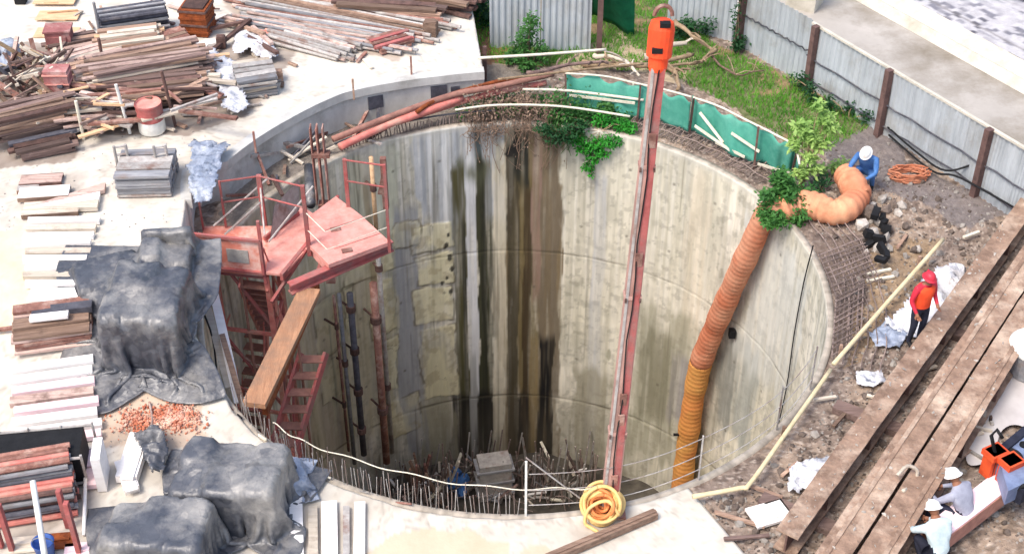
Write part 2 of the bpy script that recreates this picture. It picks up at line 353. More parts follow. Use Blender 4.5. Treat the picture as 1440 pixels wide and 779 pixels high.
C = mixc(C, smooth(0.45, 0.65, n1), lin(172, 152, 134)); C = mixc(C, smooth(0.55, 0.75, n2) * 0.7, lin(96, 80, 72))
C = mixc(C, smooth(0.62, 0.75, n3) * 0.7, lin(206, 192, 178)); C = mixc(C, smooth(0.6, 0.7, fbm(X * 9, Y * 9, 71)) * 0.5, lin(70, 58, 52))
C = mixc(C, inpoly(wx, wy, grass_poly) * (0.55 + 0.4 * n2), lin(98, 112, 58))
C = mixc(C, inpoly(wx, wy, grass_poly) * smooth(0.55, 0.7, fbm(X * 1.6, Y * 1.6, 81)), lin(150, 128, 96))
C = mixc(C, inpoly(wx, wy, dark_poly) * 0.8, lin(122, 116, 116)); soil = [at(*q) for q in [(835, 60), (880, 44), (905, 80), (985, 76), (960, 118), (930, 112), (880, 100), (790, 96)]]; C = mixc(C, inpoly(wx, wy, soil) * 0.85, lin(196, 178, 150)); pit = [at(*q) for q in [(648, 44), (705, 40), (712, 80), (690, 96), (664, 80)]]; C = mixc(C, inpoly(wx, wy, pit) * 0.8, lin(138, 96, 74)); C = mixc(C, inpoly(wx, wy, wet_poly) * 0.65, lin(104, 90, 84))
C = mixc(C, inpoly(wx, wy, tan_poly) * 0.6, lin(164, 138, 104)); C = mixc(C, inpoly(wx, wy, ledge_poly) * 0.8, lin(132, 126, 118))
C = mixc(C, smooth(60, 100, RR) * 1.0, lin(120, 116, 96))
o = gridmesh('ground', V, na, len(rr), 'earth', C.reshape(-1, 3), wrap=True); tag(o, 'bare brown earth with stones around the round shaft', 'ground', None, 'structure')

# ---- concrete yard slab, stepping up to the back
rings = np.concatenate([[0, 0.015], np.linspace(0.05, 8, 120), np.linspace(8.3, 34, 50)])
na2 = 560; a2 = np.linspace(A0, A1, na2); AA, KK = np.meshgrid(a2, rings, indexing='ij')
wob = 0.06 * (fbm(AA * 0.35, AA * 0, 91, 3) - 0.5)
RR = inner(AA) + wob + KK; X = CX + RR * np.cos(np.radians(AA)); Y = CY + RR * np.sin(np.radians(AA))
Z = DECK * smooth(16.6, 20.5, Y) + 0.04 + 0.02 * (fbm(X * 1.2, Y * 1.2, 101, 3) - 0.5)
Z[:, 0] = -0.6; Z[:, 1] -= 0.01; Z[0, :] = np.minimum(Z[0, :], -0.4); Z[-1, :] = -0.4
# put a vertical skirt on the two end faces as well
X[0, :] = X[1, :] + 0.001; Y[0, :] = Y[1, :]; X[-1, :] = X[-2, :]; Y[-1, :] = Y[-2, :]
n1, n2 = fbm(X * 0.9, Y * 0.9, 111), fbm(X * 5, Y * 5, 121)
C = np.zeros(X.shape + (3,)) + np.array(lin(220, 214, 203))
C = mixc(C, smooth(0.46, 0.7, n1) * 0.7, lin(208, 202, 190)); C = mixc(C, smooth(0.56, 0.75, n2) * 0.4, lin(186, 178, 166)); C = mixc(C, smooth(0.58, 0.66, fbm(X * 2.1, Y * 2.1, 126)) * 0.35, lin(192, 186, 176)); C = mixc(C, smooth(0.66, 0.72, fbm(X * 13, Y * 13, 127, 2)) * 0.3, lin(150, 140, 130))
C = mixc(C, (1 - smooth(0, 0.008, np.abs(fbm(X * 0.55, Y * 0.55, 128, 5) - 0.5))) * 0.5, lin(140, 132, 122)); C = mixc(C, smooth(0.5, 0.62, fbm(X * 0.35 + Y * 0.2, Y * 3.2, 129)) * 0.22, lin(186, 176, 164))
sand = [[on(*q) for q in p] for p in ([(500, 790), (560, 752), (610, 744), (660, 748), (716, 764), (724, 790)], [(720, 790), (742, 770), (765, 768), (800, 790)], [(-30, 330), (25, 322), (48, 360), (40, 430), (8, 470), (-30, 470)], [(150, 540), (215, 548), (285, 560), (290, 615), (230, 640), (150, 625), (140, 590)])]
wx = X + 0.25 * (fbm(X * 3, Y * 3, 131, 3) - 0.5); wy = Y + 0.25 * (fbm(X * 3, Y * 3, 141, 3) - 0.5)
for k, p in enumerate(sand): C = mixc(C, inpoly(wx, wy, p) * (0.9, 0.8, 0.75, 0.7)[k], (lin(206, 188, 162), lin(206, 188, 162), lin(226, 208, 172), lin(196, 168, 142))[k])
dirty = [on(*q) for q in [(-20, 60), (110, 60), (280, 60), (420, 70), (350, 160), (270, 190), (120, 190), (100, 225), (-20, 240)]]
C = mixc(C, inpoly(wx, wy, dirty) * (0.55 + 0.4 * n2), lin(138, 122, 112))
tool = [on(*q) for q in [(300, -20), (640, -20), (600, 40), (560, 85), (420, 60), (340, 40)]]
C = mixc(C, inpoly(wx, wy, tool) * (0.45 + 0.4 * n2), lin(172, 154, 140))
for tx, ty, tr in ((150, 470, 1.0), (80, 600, 1.0), (200, 640, .9), (205, 260, .9), (70, 270, 1.0), (60, 720, 1.2), (330, 740, 1.0), (460, 730, .7), (150, 420, 1.2), (840, 740, .5), (330, 150, .9)):
    tp = on(tx, ty); C = mixc(C, smooth(tr, tr * .3, np.hypot(X - tp.x, Y - tp.y) + 0.9 * (fbm(X * 2.2, Y * 2.2, 133, 4) - 0.5)) * 0.5, lin(158, 144, 132))
C = mixc(C, smooth(0.6, 0.0, KK) * smooth(0.4, 0.7, fbm(AA * 0.8, KK * 3, 151)) * 0.4, lin(188, 176, 160))
ve = np.exp(-KK * 60) * 1.0
C = mixc(C, ve, lin(176, 170, 160))
V = np.stack([X, Y, Z], -1).reshape(-1, 3)
o = gridmesh('concrete_yard', V, na2, len(rings), 'deck', C.reshape(-1, 3)); tag(o, 'pale concrete slab of the storage yard beside the shaft', 'pavement', None, 'structure')

# ---- curved retaining wall under the slab edge
t = thing('retaining_wall', 'curved grey concrete retaining wall along the edge of the raised white slab', 'wall', pol(122, 8, 0))
wa = np.arange(A0 + 0.2, 166, 0.5); mb = MB(); cp = MB()
for m_, lo, hi, t0, t1 in ((mb, -0.05, 0.66, -0.07, 0.05), (cp, 0.66, DECK + 0.055, -0.13, 0.10)):
    vs = []; 
    for a in wa:
        for r_, z_ in ((t0, lo), (t0, hi), (t1, hi), (t1, lo)): vs.append(pol(a, float(inner(a)) + r_, z_))
    fs = []
    for i in range(len(wa) - 1):
        for k in range(4): fs.append((i * 4 + k, i * 4 + (k + 1) % 4, i * 4 + 4 + (k + 1) % 4, i * 4 + 4 + k))
    fs += [(3, 2, 1, 0), tuple(len(vs) - 4 + k for k in range(4))]; m_.add(vs, fs)
mb.build('wall_face', 'ret_wall', t); cp.build('coping', 'ret_wall', t)
for q, w, h in (((524, 140), 0.34, 0.3), ((613, 122), 0.36, 0.34), ((640, 128), 0.2, 0.2)):
    a = polar(at(*q, 0.4))[0]; mb = MB(); rr_ = float(inner(a)) - 0.075
    mb.box(pol(a, rr_, 0.42), (0.06, w, h), rz=R(a)); mb.build('recess_box', 'steel_dark', t)

# ---- shaft lining
na, zz = 1150, np.linspace(0.0, -DEPTH, 300); aa = np.linspace(0, 360, na, endpoint=False)
AA, ZZ = np.meshgrid(aa, zz, indexing='ij'); U = np.radians(AA) * RS
rad = RS + 0.03 * (fbm(U * 0.8, ZZ * 0.8, 201) - 0.5) + 0.012 * (fbm(U * 6, ZZ * 3, 211, 3) - 0.5)
C = np.zeros(AA.shape + (3,)) + np.array(lin(240, 233, 214))
st = lambda fu, fz, s, o=4: fbm(U * fu, ZZ * fz, s, o)
leftm = smooth(86, 96, AA)                      # the shotcreted, wetter half
C = mixc(C, smooth(0.42, 0.62, st(0.9, 0.7, 221)) * 0.6, lin(204, 198, 178))
C = mixc(C, smooth(0.5, 0.66, st(2.1, 1.5, 226)) * 0.4, lin(186, 182, 164))
C = mixc(C, smooth(0.5, 0.64, st(0.6, 0.35, 251)) * 0.4, lin(220, 214, 190))
C = mixc(C, smooth(0.5, 0.62, st(10, 0.35, 231)) * (0.22 + 0.2 * leftm), lin(166, 162, 144))
C = mixc(C, smooth(0.52, 0.64, st(14, 0.3, 241)) * (0.25 + 0.25 * leftm), lin(242, 238, 228))
C = mixc(C, smooth(0.54, 0.62, st(22, 0.5, 243)) * 0.2, lin(150, 146, 126))
C = mixc(C, smooth(0.53, 0.66, st(3.4, 0.12, 244)) * leftm * 0.5, lin(150, 146, 122))
C = mixc(C, smooth(0.56, 0.66, st(4, 4, 256)) * 0.25, lin(160, 156, 140))
C = mixc(C, smooth(0.6, 0.68, st(9, 8, 257, 3)) * 0.3, lin(120, 116, 102))
def hitA(x, y): return wall_hit(x, y)[0]
def zof(x, y): return wall_hit(x, y)[1]
def band(x0, x1, y0, y1, col, amt, soft=0.35, ys=380, rag=0.12, fq=6):
    """stains and the painted duct shadow running down the wall: between two survey x at level ys"""
    global C
    a1, a0 = hitA(x0, ys), hitA(x1, ys); zt, zb = zof((x0 + x1) / 2, y0), zof((x0 + x1) / 2, y1)
    w = (a1 - a0); jit = rag * w * (fbm(U * 3, ZZ * 0.8, 261 + int(x0), 4) - 0.5) * 5
    A = AA + jit
    soft = soft * 0.6; m = smooth(a0 - soft, a0 + soft, A) * (1 - smooth(a1 - soft, a1 + soft, A))
    jt = 0.9 * (fbm(U * 5, ZZ * 0, 271 + int(x0), 2) - 0.5)
    m = m * smooth(zb - 0.25, zb + 0.25, ZZ + jt) * (1 - smooth(zt - 0.2, zt + 0.2, ZZ + jt * 0.6))
    m = m * (0.55 + 0.45 * smooth(0.34, 0.54, fbm(U * fq * 1.6, ZZ * 0.3, 281 + int(x0), 4)))
    C = mixc(C, np.clip(m * amt, 0, 1), col)
DK, BR, OL = lin(52, 48, 38), lin(122, 104, 74), lin(112, 108, 74)
# cool grey washed area high on the left, with white drips
band(582, 700, 172, 320, lin(190, 194, 200), 0.75, 0.6, 240); band(555, 588, 290, 640, lin(160, 162, 166), 0.8, 0.3, fq=9)
for k, (x, w_, y1) in enumerate(((592, 6, 300), (602, 8, 340), (614, 5, 260), (622, 9, 330), (640, 6, 300), (655, 7, 270), (664, 4, 320), (684, 6, 240), (700, 8, 300))):
    band(x, x + w_, 172, y1, (lin(164, 168, 172), lin(238, 237, 232))[k % 2], 0.65, 0.14, 240)
band(668, 677, 172, 236, lin(70, 86, 88), 0.9, 0.15, 200); band(632, 642, 250, 390, lin(134, 136, 132), 0.7, 0.2)
# broad brown damp field and its black cores
band(704, 790, 178, 720, BR, 0.95, 0.5); band(716, 758, 250, 560, lin(112, 98, 60), 0.7, 0.3); band(757, 788, 185, 560, lin(118, 106, 88), 0.85, 0.3)
band(712, 730, 190, 720, DK, 0.75, 0.2); band(722, 746, 183, 262, lin(40, 42, 36), 0.95, 0.3, 220); band(736, 748, 270, 720, lin(62, 48, 32), 0.85, 0.15); band(748, 760, 182, 420, lin(150, 124, 110), 0.8, 0.15, 300)
band(756, 777, 470, 720, lin(26, 24, 22), 1.0, 0.2, 560); band(728, 746, 555, 720, lin(32, 28, 26), 0.98, 0.2, 600); band(744, 756, 470, 700, lin(146, 126, 86), 0.7, 0.15, 560)
# twin green-black stripes with the pale strip between
band(640, 657, 228, 690, lin(88, 84, 54), 1.0, 0.15); band(671, 693, 228, 690, lin(66, 66, 46), 1.0, 0.15); band(642, 690, 228, 250, lin(96, 98, 74), 0.8, 0.2, 240); band(657, 671, 255, 560, lin(222, 222, 222), 0.95, 0.12); band(650, 656, 300, 640, lin(44, 44, 36), 0.8, 0.1); band(676, 684, 240, 660, lin(44, 44, 34), 0.8, 0.12)
band(634, 694, 555, 720, lin(34, 32, 28), 0.95, 0.4, 620); band(661, 671, 505, 650, lin(168, 168, 164), 0.95, 0.12, 560); band(693, 712, 200, 660, lin(222, 212, 188), 0.7, 0.25)
# right hand side: cloudy, damp below the joint; duct's cast shadow painted in
band(832, 850, 240, 640, lin(196, 198, 202), 0.6, 0.5); band(960, 990, 230, 470, lin(222, 208, 182), 0.5, 0.7)
band(880, 1000, 436, 660, lin(150, 147, 124), 0.7, 1.0, 520, fq=4); band(905, 950, 470, 600, lin(112, 108, 84), 0.6, 0.5, 520); band(800, 880, 520, 700, lin(150, 144, 122), 0.7, 1.0, 580, fq=4); band(940, 970, 500, 600, lin(140, 136, 142), 0.6, 0.4, 540); band(1010, 1062, 470, 620, lin(150, 156, 152), 0.65, 1.0, 540); band(1000, 1030, 480, 640, lin(110, 108, 100), 0.5, 0.6, 540)  # last band: shadow of the duct painted onto the wall
band(1040, 1130, 330, 560, lin(212, 214, 208), 0.6, 1.2, 440); band(1138, 1178, 370, 600, lin(214, 172, 114), 0.95, 0.5, 450); band(1149, 1160, 395, 490, lin(140, 98, 60), 0.9, 0.3, 440)
band(480, 552, 215, 330, lin(214, 214, 190), 0.7, 0.8, 300); band(408, 546, 340, 640, lin(206, 194, 154), 0.6, 0.8, 420); band(400, 470, 420, 700, lin(164, 140, 124), 0.45, 0.8, 500); band(520, 534, 250, 620, lin(150, 130, 96), 0.6, 0.3); band(590, 640, 555, 690, lin(176, 170, 142), 0.6, 0.5, 600)
# fine runs coming off the joints and rim
C = mixc(C, smooth(0.6, 0.78, fbm(U * 14, ZZ * 0.25, 301, 3)) * smooth(-7, -1, ZZ) * (0.15 + 0.3 * leftm), lin(108, 104, 88))
C = mixc(C, smooth(0.62, 0.7, fbm(U * 2.2, ZZ * 0.2, 306, 3)) * smooth(0.45, 0.6, fbm(U * 20, ZZ * 0.5, 307, 2)) * (0.15 + 0.4 * leftm), lin(96, 92, 78))
# left side: pale yellow patched panels with cracked outlines
UW = U + 0.25 * (fbm(U * 1.6, ZZ * 1.6, 308, 3) - 0.5); ZW = ZZ + 0.3 * (fbm(U * 1.6, ZZ * 1.6, 309, 3) - 0.5)
def patch(x0, x1, y0, y1, amt, col=lin(246, 236, 190)):
    """a raised mortar patch with an open crack round it"""
    global C, rad
    xm, ym = (x0 + x1) / 2, (y0 + y1) / 2; a1, a0 = hitA(x0, ym), hitA(x1, ym); zt, zb = zof(xm, y0), zof(xm, y1); du = np.minimum(UW - math.radians(a0) * RS, math.radians(a1) * RS - UW); d = np.minimum(du, np.minimum(ZW - zb, zt - ZW)) + 0.05 * (fbm(U * 6, ZZ * 6, 312, 3) - 0.5)
    ins = smooth(0.0, 0.03, d); C = mixc(C, ins * amt * (0.3 + 0.7 * smooth(0.34, 0.58, fbm(U * 3, ZZ * 1.2, 313, 4))), col); C = mixc(C, ins * smooth(0.54, 0.66, fbm(U * 5, ZZ * 5, 314)) * 0.4, lin(168, 152, 116)); rad = rad - ins * 0.016
    rim = smooth(-0.045, -0.005, d) * (1 - smooth(0.005, 0.035, d)) * smooth(0.42, 0.6, fbm(U * 2.4, ZZ * 2.4, 315, 3)); C = mixc(C, rim * 0.7, lin(110, 98, 72))
    vein = (1 - smooth(0.0, 0.012, np.abs(fbm(U * 1.5, ZZ * 1.5, 316 + int(x0), 3) - 0.5))) * ins * smooth(0.45, 0.6, fbm(U * 1.3, ZZ * 1.3, 317, 2)); C = mixc(C, vein * 0.6, lin(104, 92, 68))
for a_ in ((580, 638, 312, 352, .6), (584, 640, 356, 400, .65), (580, 636, 404, 452, .65), (592, 642, 456, 560, .65), (482, 552, 344, 392, .6), (520, 556, 396, 470, .7), (536, 560, 476, 548, .5), (556, 590, 310, 345, .4), (440, 478, 420, 500, .45), (450, 480, 505, 560, .4), (540, 590, 560, 610, .45), (486, 500, 400, 480, .5)): patch(*a_)
# black seep marks
for x, y, s in ((627, 345, .09), (632, 362, .1), (636, 378, .07), (622, 398, .08), (634, 410, .09), (628, 390, .06), (630, 330, .05), (718, 215, .2), (726, 205, .2), (905, 300, .05), (1032, 468, .09), (880, 560, .05)):
    a, z = wall_hit(x, y); d = np.hypot((AA - a) * math.pi / 180 * RS * 1.6, (ZZ - z)) / s + 1.4 * (fbm(U * 9, ZZ * 9, 341, 3) - 0.5)
    C = mixc(C, (1 - smooth(0.6, 1.2, d)) * 0.9, lin(38, 36, 34))
# casting joints
for zj, w, amt in ((-3.45, 0.022, 0.6), (-8.0, 0.025, 0.6)):
    zw = ZZ + 0.05 * (fbm(U * 1.5, U * 0, 351, 3) - 0.5); j = (1 - smooth(w * 0.6, w * 1.6, np.abs(zw - zj)))
    C = mixc(C, j * amt * smooth(0.38, 0.62, fbm(U * 1.3, U * 0 + zj, 361, 3)), lin(84, 78, 62)); rad = rad + j * 0.012
for av in np.arange(8, 180, 21.5):
    dv = np.abs(AA - av - 0.15 * (fbm(ZZ * 1.2, U * 0, 366, 3) - 0.5)) * math.pi / 180 * RS; C = mixc(C, (1 - smooth(0.008, 0.03, dv)) * 0.5 * smooth(0.4, 0.6, fbm(ZZ * 0.8, U * 0 + av, 367, 3)), lin(120, 114, 98))
for av in np.arange(10, 180, 10.75):
    for zv in (-0.8, -2.6, -4.5, -6.6): d = np.hypot((AA - av) * math.pi / 180 * RS, ZZ - zv); C = mixc(C, (1 - smooth(0.025, 0.05, d)) * 0.6, lin(96, 90, 78)) if _hash(np.array([av * 7]), np.array([zv * 9]), 3)[0] > .45 else C
# darker towards the foot
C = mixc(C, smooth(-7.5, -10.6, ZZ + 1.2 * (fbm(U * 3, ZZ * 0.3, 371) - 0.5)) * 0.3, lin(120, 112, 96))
C = mixc(C, smooth(-0.16, -0.02, ZZ) * 0.6, lin(206, 202, 190))
Xw = CX + rad * np.cos(np.radians(AA)); Yw = CY + rad * np.sin(np.radians(AA))
# rim ring on top of the lining
add_r = [RS + 0.02, RS + 0.13, RS + 0.14]; add_z = [0.03, 0.03, -0.3]
Xr = np.concatenate([np.stack([CX + r_ * np.cos(np.radians(aa)) for r_ in add_r[::-1]], 1), Xw], 1); Yr = np.concatenate([np.stack([CY + r_ * np.sin(np.radians(aa)) for r_ in add_r[::-1]], 1), Yw], 1)
Zr = np.concatenate([np.tile(np.array(add_z[::-1]), (na, 1)), ZZ], 1); Cr = np.concatenate([np.tile(np.array(lin(176, 166, 152)), (na, 3, 1)) * (0.6 + 0.8 * fbm(np.arange(na) * 0.35, np.arange(na) * 0.0, 391, 3))[:, None, None], C], 1)
o = gridmesh('shaft_wall', np.stack([Xr, Yr, Zr], -1).reshape(-1, 3), na, Xr.shape[1], 'conc_wall', Cr.reshape(-1, 3), wrap=True)
tag(o, 'round concrete lining of the deep shaft streaked with dark water stains', 'shaft wall')
# ---- shaft floor
rr = np.linspace(0.01, RS + 0.05, 40); na = 160; aa = np.linspace(0, 2 * np.pi, na, endpoint=False); AA, RR = np.meshgrid(aa, rr, indexing='ij')
X = CX + RR * np.cos(AA); Y = CY + RR * np.sin(AA); Z = -DEPTH + 0.12 + 0.3 * (fbm(X * 1.2, Y * 1.2, 401) - 0.5)
o = gridmesh('shaft_floor', np.stack([X, Y, Z], -1).reshape(-1, 3), na, 40, 'shaft_mud', wrap=True); tag(o, 'dark muddy floor at the bottom of the shaft', 'floor', None, 'structure')

# ---- beyond the fence: road, kerb wall, pitched-stone bank
F0, F1 = at(1137, 122), at(1372, 272)              # foot of the long fence
fd = (F1 - F0).normalized(); fn = Vector((fd.y, -fd.x, 0));  fn = -fn if fn.dot(Vector((1, 1, 0))) < 0 else fn
def strip(name, n0, n1, z0, z1, m, label, cat, kind='structure', colf=None, l0=-14, l1=26, nu=300, nv=24, bumpy=0.0):
    U_, W_ = np.meshgrid(np.linspace(l0, l1, nu), np.linspace(n0, n1, nv), indexing='ij')
    X = F0.x + fd.x * U_ + fn.x * W_; Y = F0.y + fd.y * U_ + fn.y * W_; Z = z0 + (z1 - z0) * (W_ - n0) / (n1 - n0) + bumpy * (fbm(U_ * 4, W_ * 4, 501, 3) - 0.5)
    o = gridmesh(name, np.stack([X, Y, Z], -1).reshape(-1, 3), nu, nv, m, colf(U_, W_).reshape(-1, 3) if colf else None); return tag(o, label, cat, None, kind)
def fence_off(q, z=0.0):
    p = at(*q, z); return (p - F0).dot(fn), (p - F0).dot(fd)
k0 = fence_off((1330, 78))[0]; k1 = fence_off((1345, 38), 0.5)[0]
strip('road', 0.35, k0, 0.06, 0.10, 'road', 'grey wet concrete lane beyond the metal fence', 'road')
strip('kerb', k0, k0 + 0.16, 0.104, 0.34, 'kerb', 'cream concrete kerb along the far side of the lane', 'kerb')
strip('footpath', k0 + 0.16, k1 + 0.1, 0.345, 0.5, 'kerb', 'cream strip of concrete between kerb and stone bank', 'path')
def mcol(U_, W_):
    C = np.zeros(U_.shape + (3,)) + np.array(lin(190, 188, 190)); cu, cw = U_ / 0.2 + 0.5 * (np.floor(W_ / 0.13) % 2) + 0.4 * fbm(U_ * 5, W_ * 5, 521, 2), W_ / 0.13 + 0.4 * fbm(U_ * 5, W_ * 5, 522, 2)
    h = _hash(np.floor(cu), np.floor(cw), 9); rowdark = smooth(0.45, 0.6, fbm(U_ * 0.3, W_ * 3.5, 523, 3))
    C = mixc(C, smooth(0.55, 0.8, h) * (0.3 + 0.6 * rowdark), lin(112, 112, 122)); C = mixc(C, (h > 0.93) * rowdark * 0.9, lin(74, 74, 84))
    j = np.maximum(smooth(0.4, 0.5, np.abs(cu % 1 - 0.5)), smooth(0.38, 0.5, np.abs(cw % 1 - 0.5)))
    C = mixc(C, j * 0.4, lin(170, 166, 166)); C = mixc(C, smooth(0.47, 0.5, np.abs((W_ / 1.15) % 1 - 0.5)) * 0.7, lin(120, 116, 116)); return C
strip('stone_bank', k1 + 0.1, k1 + 9, 0.502, 2.2, 'masonry', 'bank of pale pitched stone beyond the lane', 'bank', colf=mcol, nu=520, nv=160, bumpy=0.03)
# ================================================================ SHAFT FITTINGS
q = rnd.random
def u(a, b): return a + (b - a) * q()
def catenary(a, b, sag, n=14):
    a, b = Vector(a), Vector(b); return [a.lerp(b, i / n) - Vector((0, 0, sag * 4 * (i / n) * (1 - i / n))) for i in range(n + 1)]
def spline(pts, n=6):
    pts = [Vector(p) for p in pts]; out = []
    for i in range(len(pts) - 1):
        p0, p1, p2, p3 = pts[max(i - 1, 0)], pts[i], pts[i + 1], pts[min(i + 2, len(pts) - 1)]
        for k in range(n):
            t = k / n; out.append(0.5 * ((2 * p1) + (p2 - p0) * t + (2 * p0 - 5 * p1 + 4 * p2 - p3) * t * t + (3 * p1 - p0 - 3 * p2 + p3) * t ** 3))
    return out + [pts[-1]]

# ---- stair tower with its platforms
t = thing('stair_tower', 'red painted steel stair tower with coral platforms standing in the shaft', 'stair tower', at(345, 365, 0))
ZA = 0.05
A_ = [at(*p, ZA) for p in [(270, 374), (372, 385), (404, 366), (398, 318), (288, 318)]]
mb = MB(); mb.prism(A_, 0.07); pf = mb.build('platform', 'coral_paint', t)
mb = MB()
mb.bar(at(270, 376, ZA - 0.09), at(373, 387, ZA - 0.09), 0.08, 0.14); mb.build('edge_beam', 'red_paint', pf)
# solid guard panel on the near side and its frame
a, b = at(273, 374, ZA), at(371, 385, ZA); g = (b - a).normalized(); ht = 0.78
mb = MB(); mb.add([a, b, b + Vector((0, 0, ht)), a + Vector((0, 0, ht)), a + Vector((0, .02, 0)), b + Vector((0, .02, 0)), b + Vector((0, .02, ht)), a + Vector((0, .02, ht))], [(0, 1, 2, 3), (7, 6, 5, 4), (0, 4, 5, 1), (1, 5, 6, 2), (2, 6, 7, 3), (3, 7, 4, 0)])
gp = mb.build('guard_panel', 'coral_paint', t)
mb = MB(); off = Vector((0, -0.03, 0))
for f in (0.0, 0.36, 1.0): p = a.lerp(b, f); mb.bar(p + off, p + off + Vector((0, 0, ht)), 0.05)
mb.bar(a + off + Vector((0, 0, ht)), b + off + Vector((0, 0, ht)), 0.055); mb.bar(a + off + Vector((0, 0, .03)), b + off + Vector((0, 0, .03)), 0.055); mb.build('panel_frame', 'red_paint', gp)
c = a.lerp(b, 0.66) + Vector((0, -0.008, 0.36)); mb = MB(); mb.box(c, (0.42, 0.012, 0.3), rz=math.atan2(g.y, g.x)); mb.build('pale_sheet', 'steel_pale', gp)
# gangway
G_ = [at(*p, ZA + 0.06) for p in [(374, 383), (398, 386), (436, 345), (440, 300), (425, 290), (378, 330)]]
mb = MB(); mb.prism(G_, 0.05); mb.build('gangway', 'pink_plate', t)
mb = MB(); mb.bar(at(396, 390, ZA), at(437, 340, ZA), 0.07, 0.16); mb.bar(at(420, 300, ZA + .1), at(372, 336, ZA + .1), 0.05, 0.1); mb.build('gangway_edge', 'red_paint', t)
# upper landing
ZB = 0.35
B_ = [at(*p, ZB) for p in [(434, 344), (462, 372), (548, 340), (508, 303), (472, 276), (440, 300)]]
mb = MB(); mb.prism(B_, 0.09); lb = mb.build('landing', 'pink_plate', t)
mb = MB(); mb.bar(at(455, 325, ZB + .006), at(520, 303, ZB + .006), 0.012, 0.006); mb.bar(at(470, 350, ZB + .006), at(535, 328, ZB + .006), 0.012, 0.006); mb.build('plate_seam', 'red_paint', lb)
for p in ((472, 322), (488, 352)): mb = MB(); mb.box(at(*p, ZB + 0.012), (0.2, 0.13, 0.015), rz=0.3); mb.build('patch_plate', 'rust', lb)
mb = MB(); mb.bar(at(434, 346, ZB - .16), at(462, 376, ZB - .16), 0.03, 0.3); mb.build('side_plate', 'pink_plate', t)
mb = MB()
a, b = at(408, 412, 0.0), at(551, 350, 0.0)
for dz in (0.0, 0.2): mb.bar(a + Vector((0, 0, dz)), b + Vector((0, 0, dz)), 0.16, 0.03)
mb.bar(a + Vector((0, .03, .1)), b + Vector((0, .03, .1)), 0.03, 0.18); mb.build('channel_beam', 'red_paint', t)
mb = MB(); mb.bar(at(382, 425, -0.3), at(430, 352, 0.1), 0.06); mb.bar(at(440, 410, -.2), at(475, 276, .2), 0.06); mb.build('brace', 'red_paint', t)
# hand rails
rails = MB(); hr = 1.15
def post(px, py, z, h, w=0.06, m='red_paint', nm='rail_post'):
    p = at(px, py, z); mb = MB(); mb.bar(p - Vector((0, 0, .25)), p + Vector((0, 0, h)), w, w, up=(1, 0, 0)); mb.build(nm, m, t); return p + Vector((0, 0, h))
tops = [post(434, 344, ZB, 1.35, 0.075), post(490, 290, ZB, 1.1, 0.075), post(547, 340, ZB, 1.75, 0.055)]
ta = [post(372, 312, ZA, 1.1, 0.09), post(318, 320, ZA, 1.1, 0.04), post(372, 384, ZA, 1.2, 0.06), post(286, 322, ZA, 1.0, 0.035)]
for x, y in ((tops[1], tops[2]), (ta[0], tops[0]), (ta[1], ta[0])):
    for d in (0.02, 0.5): mb = MB(); mb.tube([x - Vector((0, 0, d)), y - Vector((0, 0, d))], 0.018, 6); mb.build('hand_rail', 'red_paint', t)
for p_, r_ in (((462, 372), (548, 340)), ((434, 344), (462, 372))):
    for d in (0.35, 0.75):
        mb = MB(); mb.tube([at(*p_, ZB) + Vector((0, 0, d)), at(*r_, ZB) + Vector((0, 0, d))], 0.009, 5); mb.build('guard_wire', 'rope_white', t)
for s, e in (((300, 318), (378, 250)), ((316, 330), (366, 285)), ((378, 340), (440, 262)), ((372, 330), (366, 262))):
    mb = MB(); mb.tube([at(*s, 0.3), at(*e, 0.9)], 0.02, 6); mb.build('guard_bar', 'steel_pale', t)
mb = MB(); mb.add([at(380, 335, .2), at(420, 296, .2), at(420, 252, .75), at(385, 290, .75)], [(0, 1, 2, 3)]); mb.add([p + Vector((0.012, 0.012, 0)) for p in [at(380, 335, .2), at(420, 296, .2), at(420, 252, .75), at(385, 290, .75)]], [(3, 2, 1, 0)]); mb.build('side_sheet', 'steel_pale', t)
# tower legs and stair flights
T0, T1, T2, T3 = at(302, 376, 0), at(374, 385, 0), at(386, 336, 0), at(318, 330, 0)
for p in (T0, T1, T2, T3, at(285, 374, 0)):
    mb = MB(); mb.bar(p + Vector((0, 0, -DEPTH + .1)), p - Vector((0, 0, .05)), 0.09, 0.09, up=(1, 0, 0)); mb.build('tower_leg', 'pipe_red', t)
for k in range(1, 6):
    z = -2.1 * k + 0.6; mb = MB(); c = [T0, T1, T2, T3]
    for i in range(4): mb.bar(c[i] + Vector((0, 0, z)), c[(i + 1) % 4] + Vector((0, 0, z)), 0.06)
    mb.build('ring_frame', 'pipe_red', t)
    mb = MB(); i = k % 4; mb.bar(c[1] + Vector((0, 0, z)), c[2] + Vector((0, 0, z + 1.8)), 0.05); mb.bar(c[0] + Vector((0, 0, z + 1.9)), c[1] + Vector((0, 0, z + .2)), 0.05); mb.build('brace', 'red_paint', t)
mx, my = (T2 - T1), (T1 - T0); 
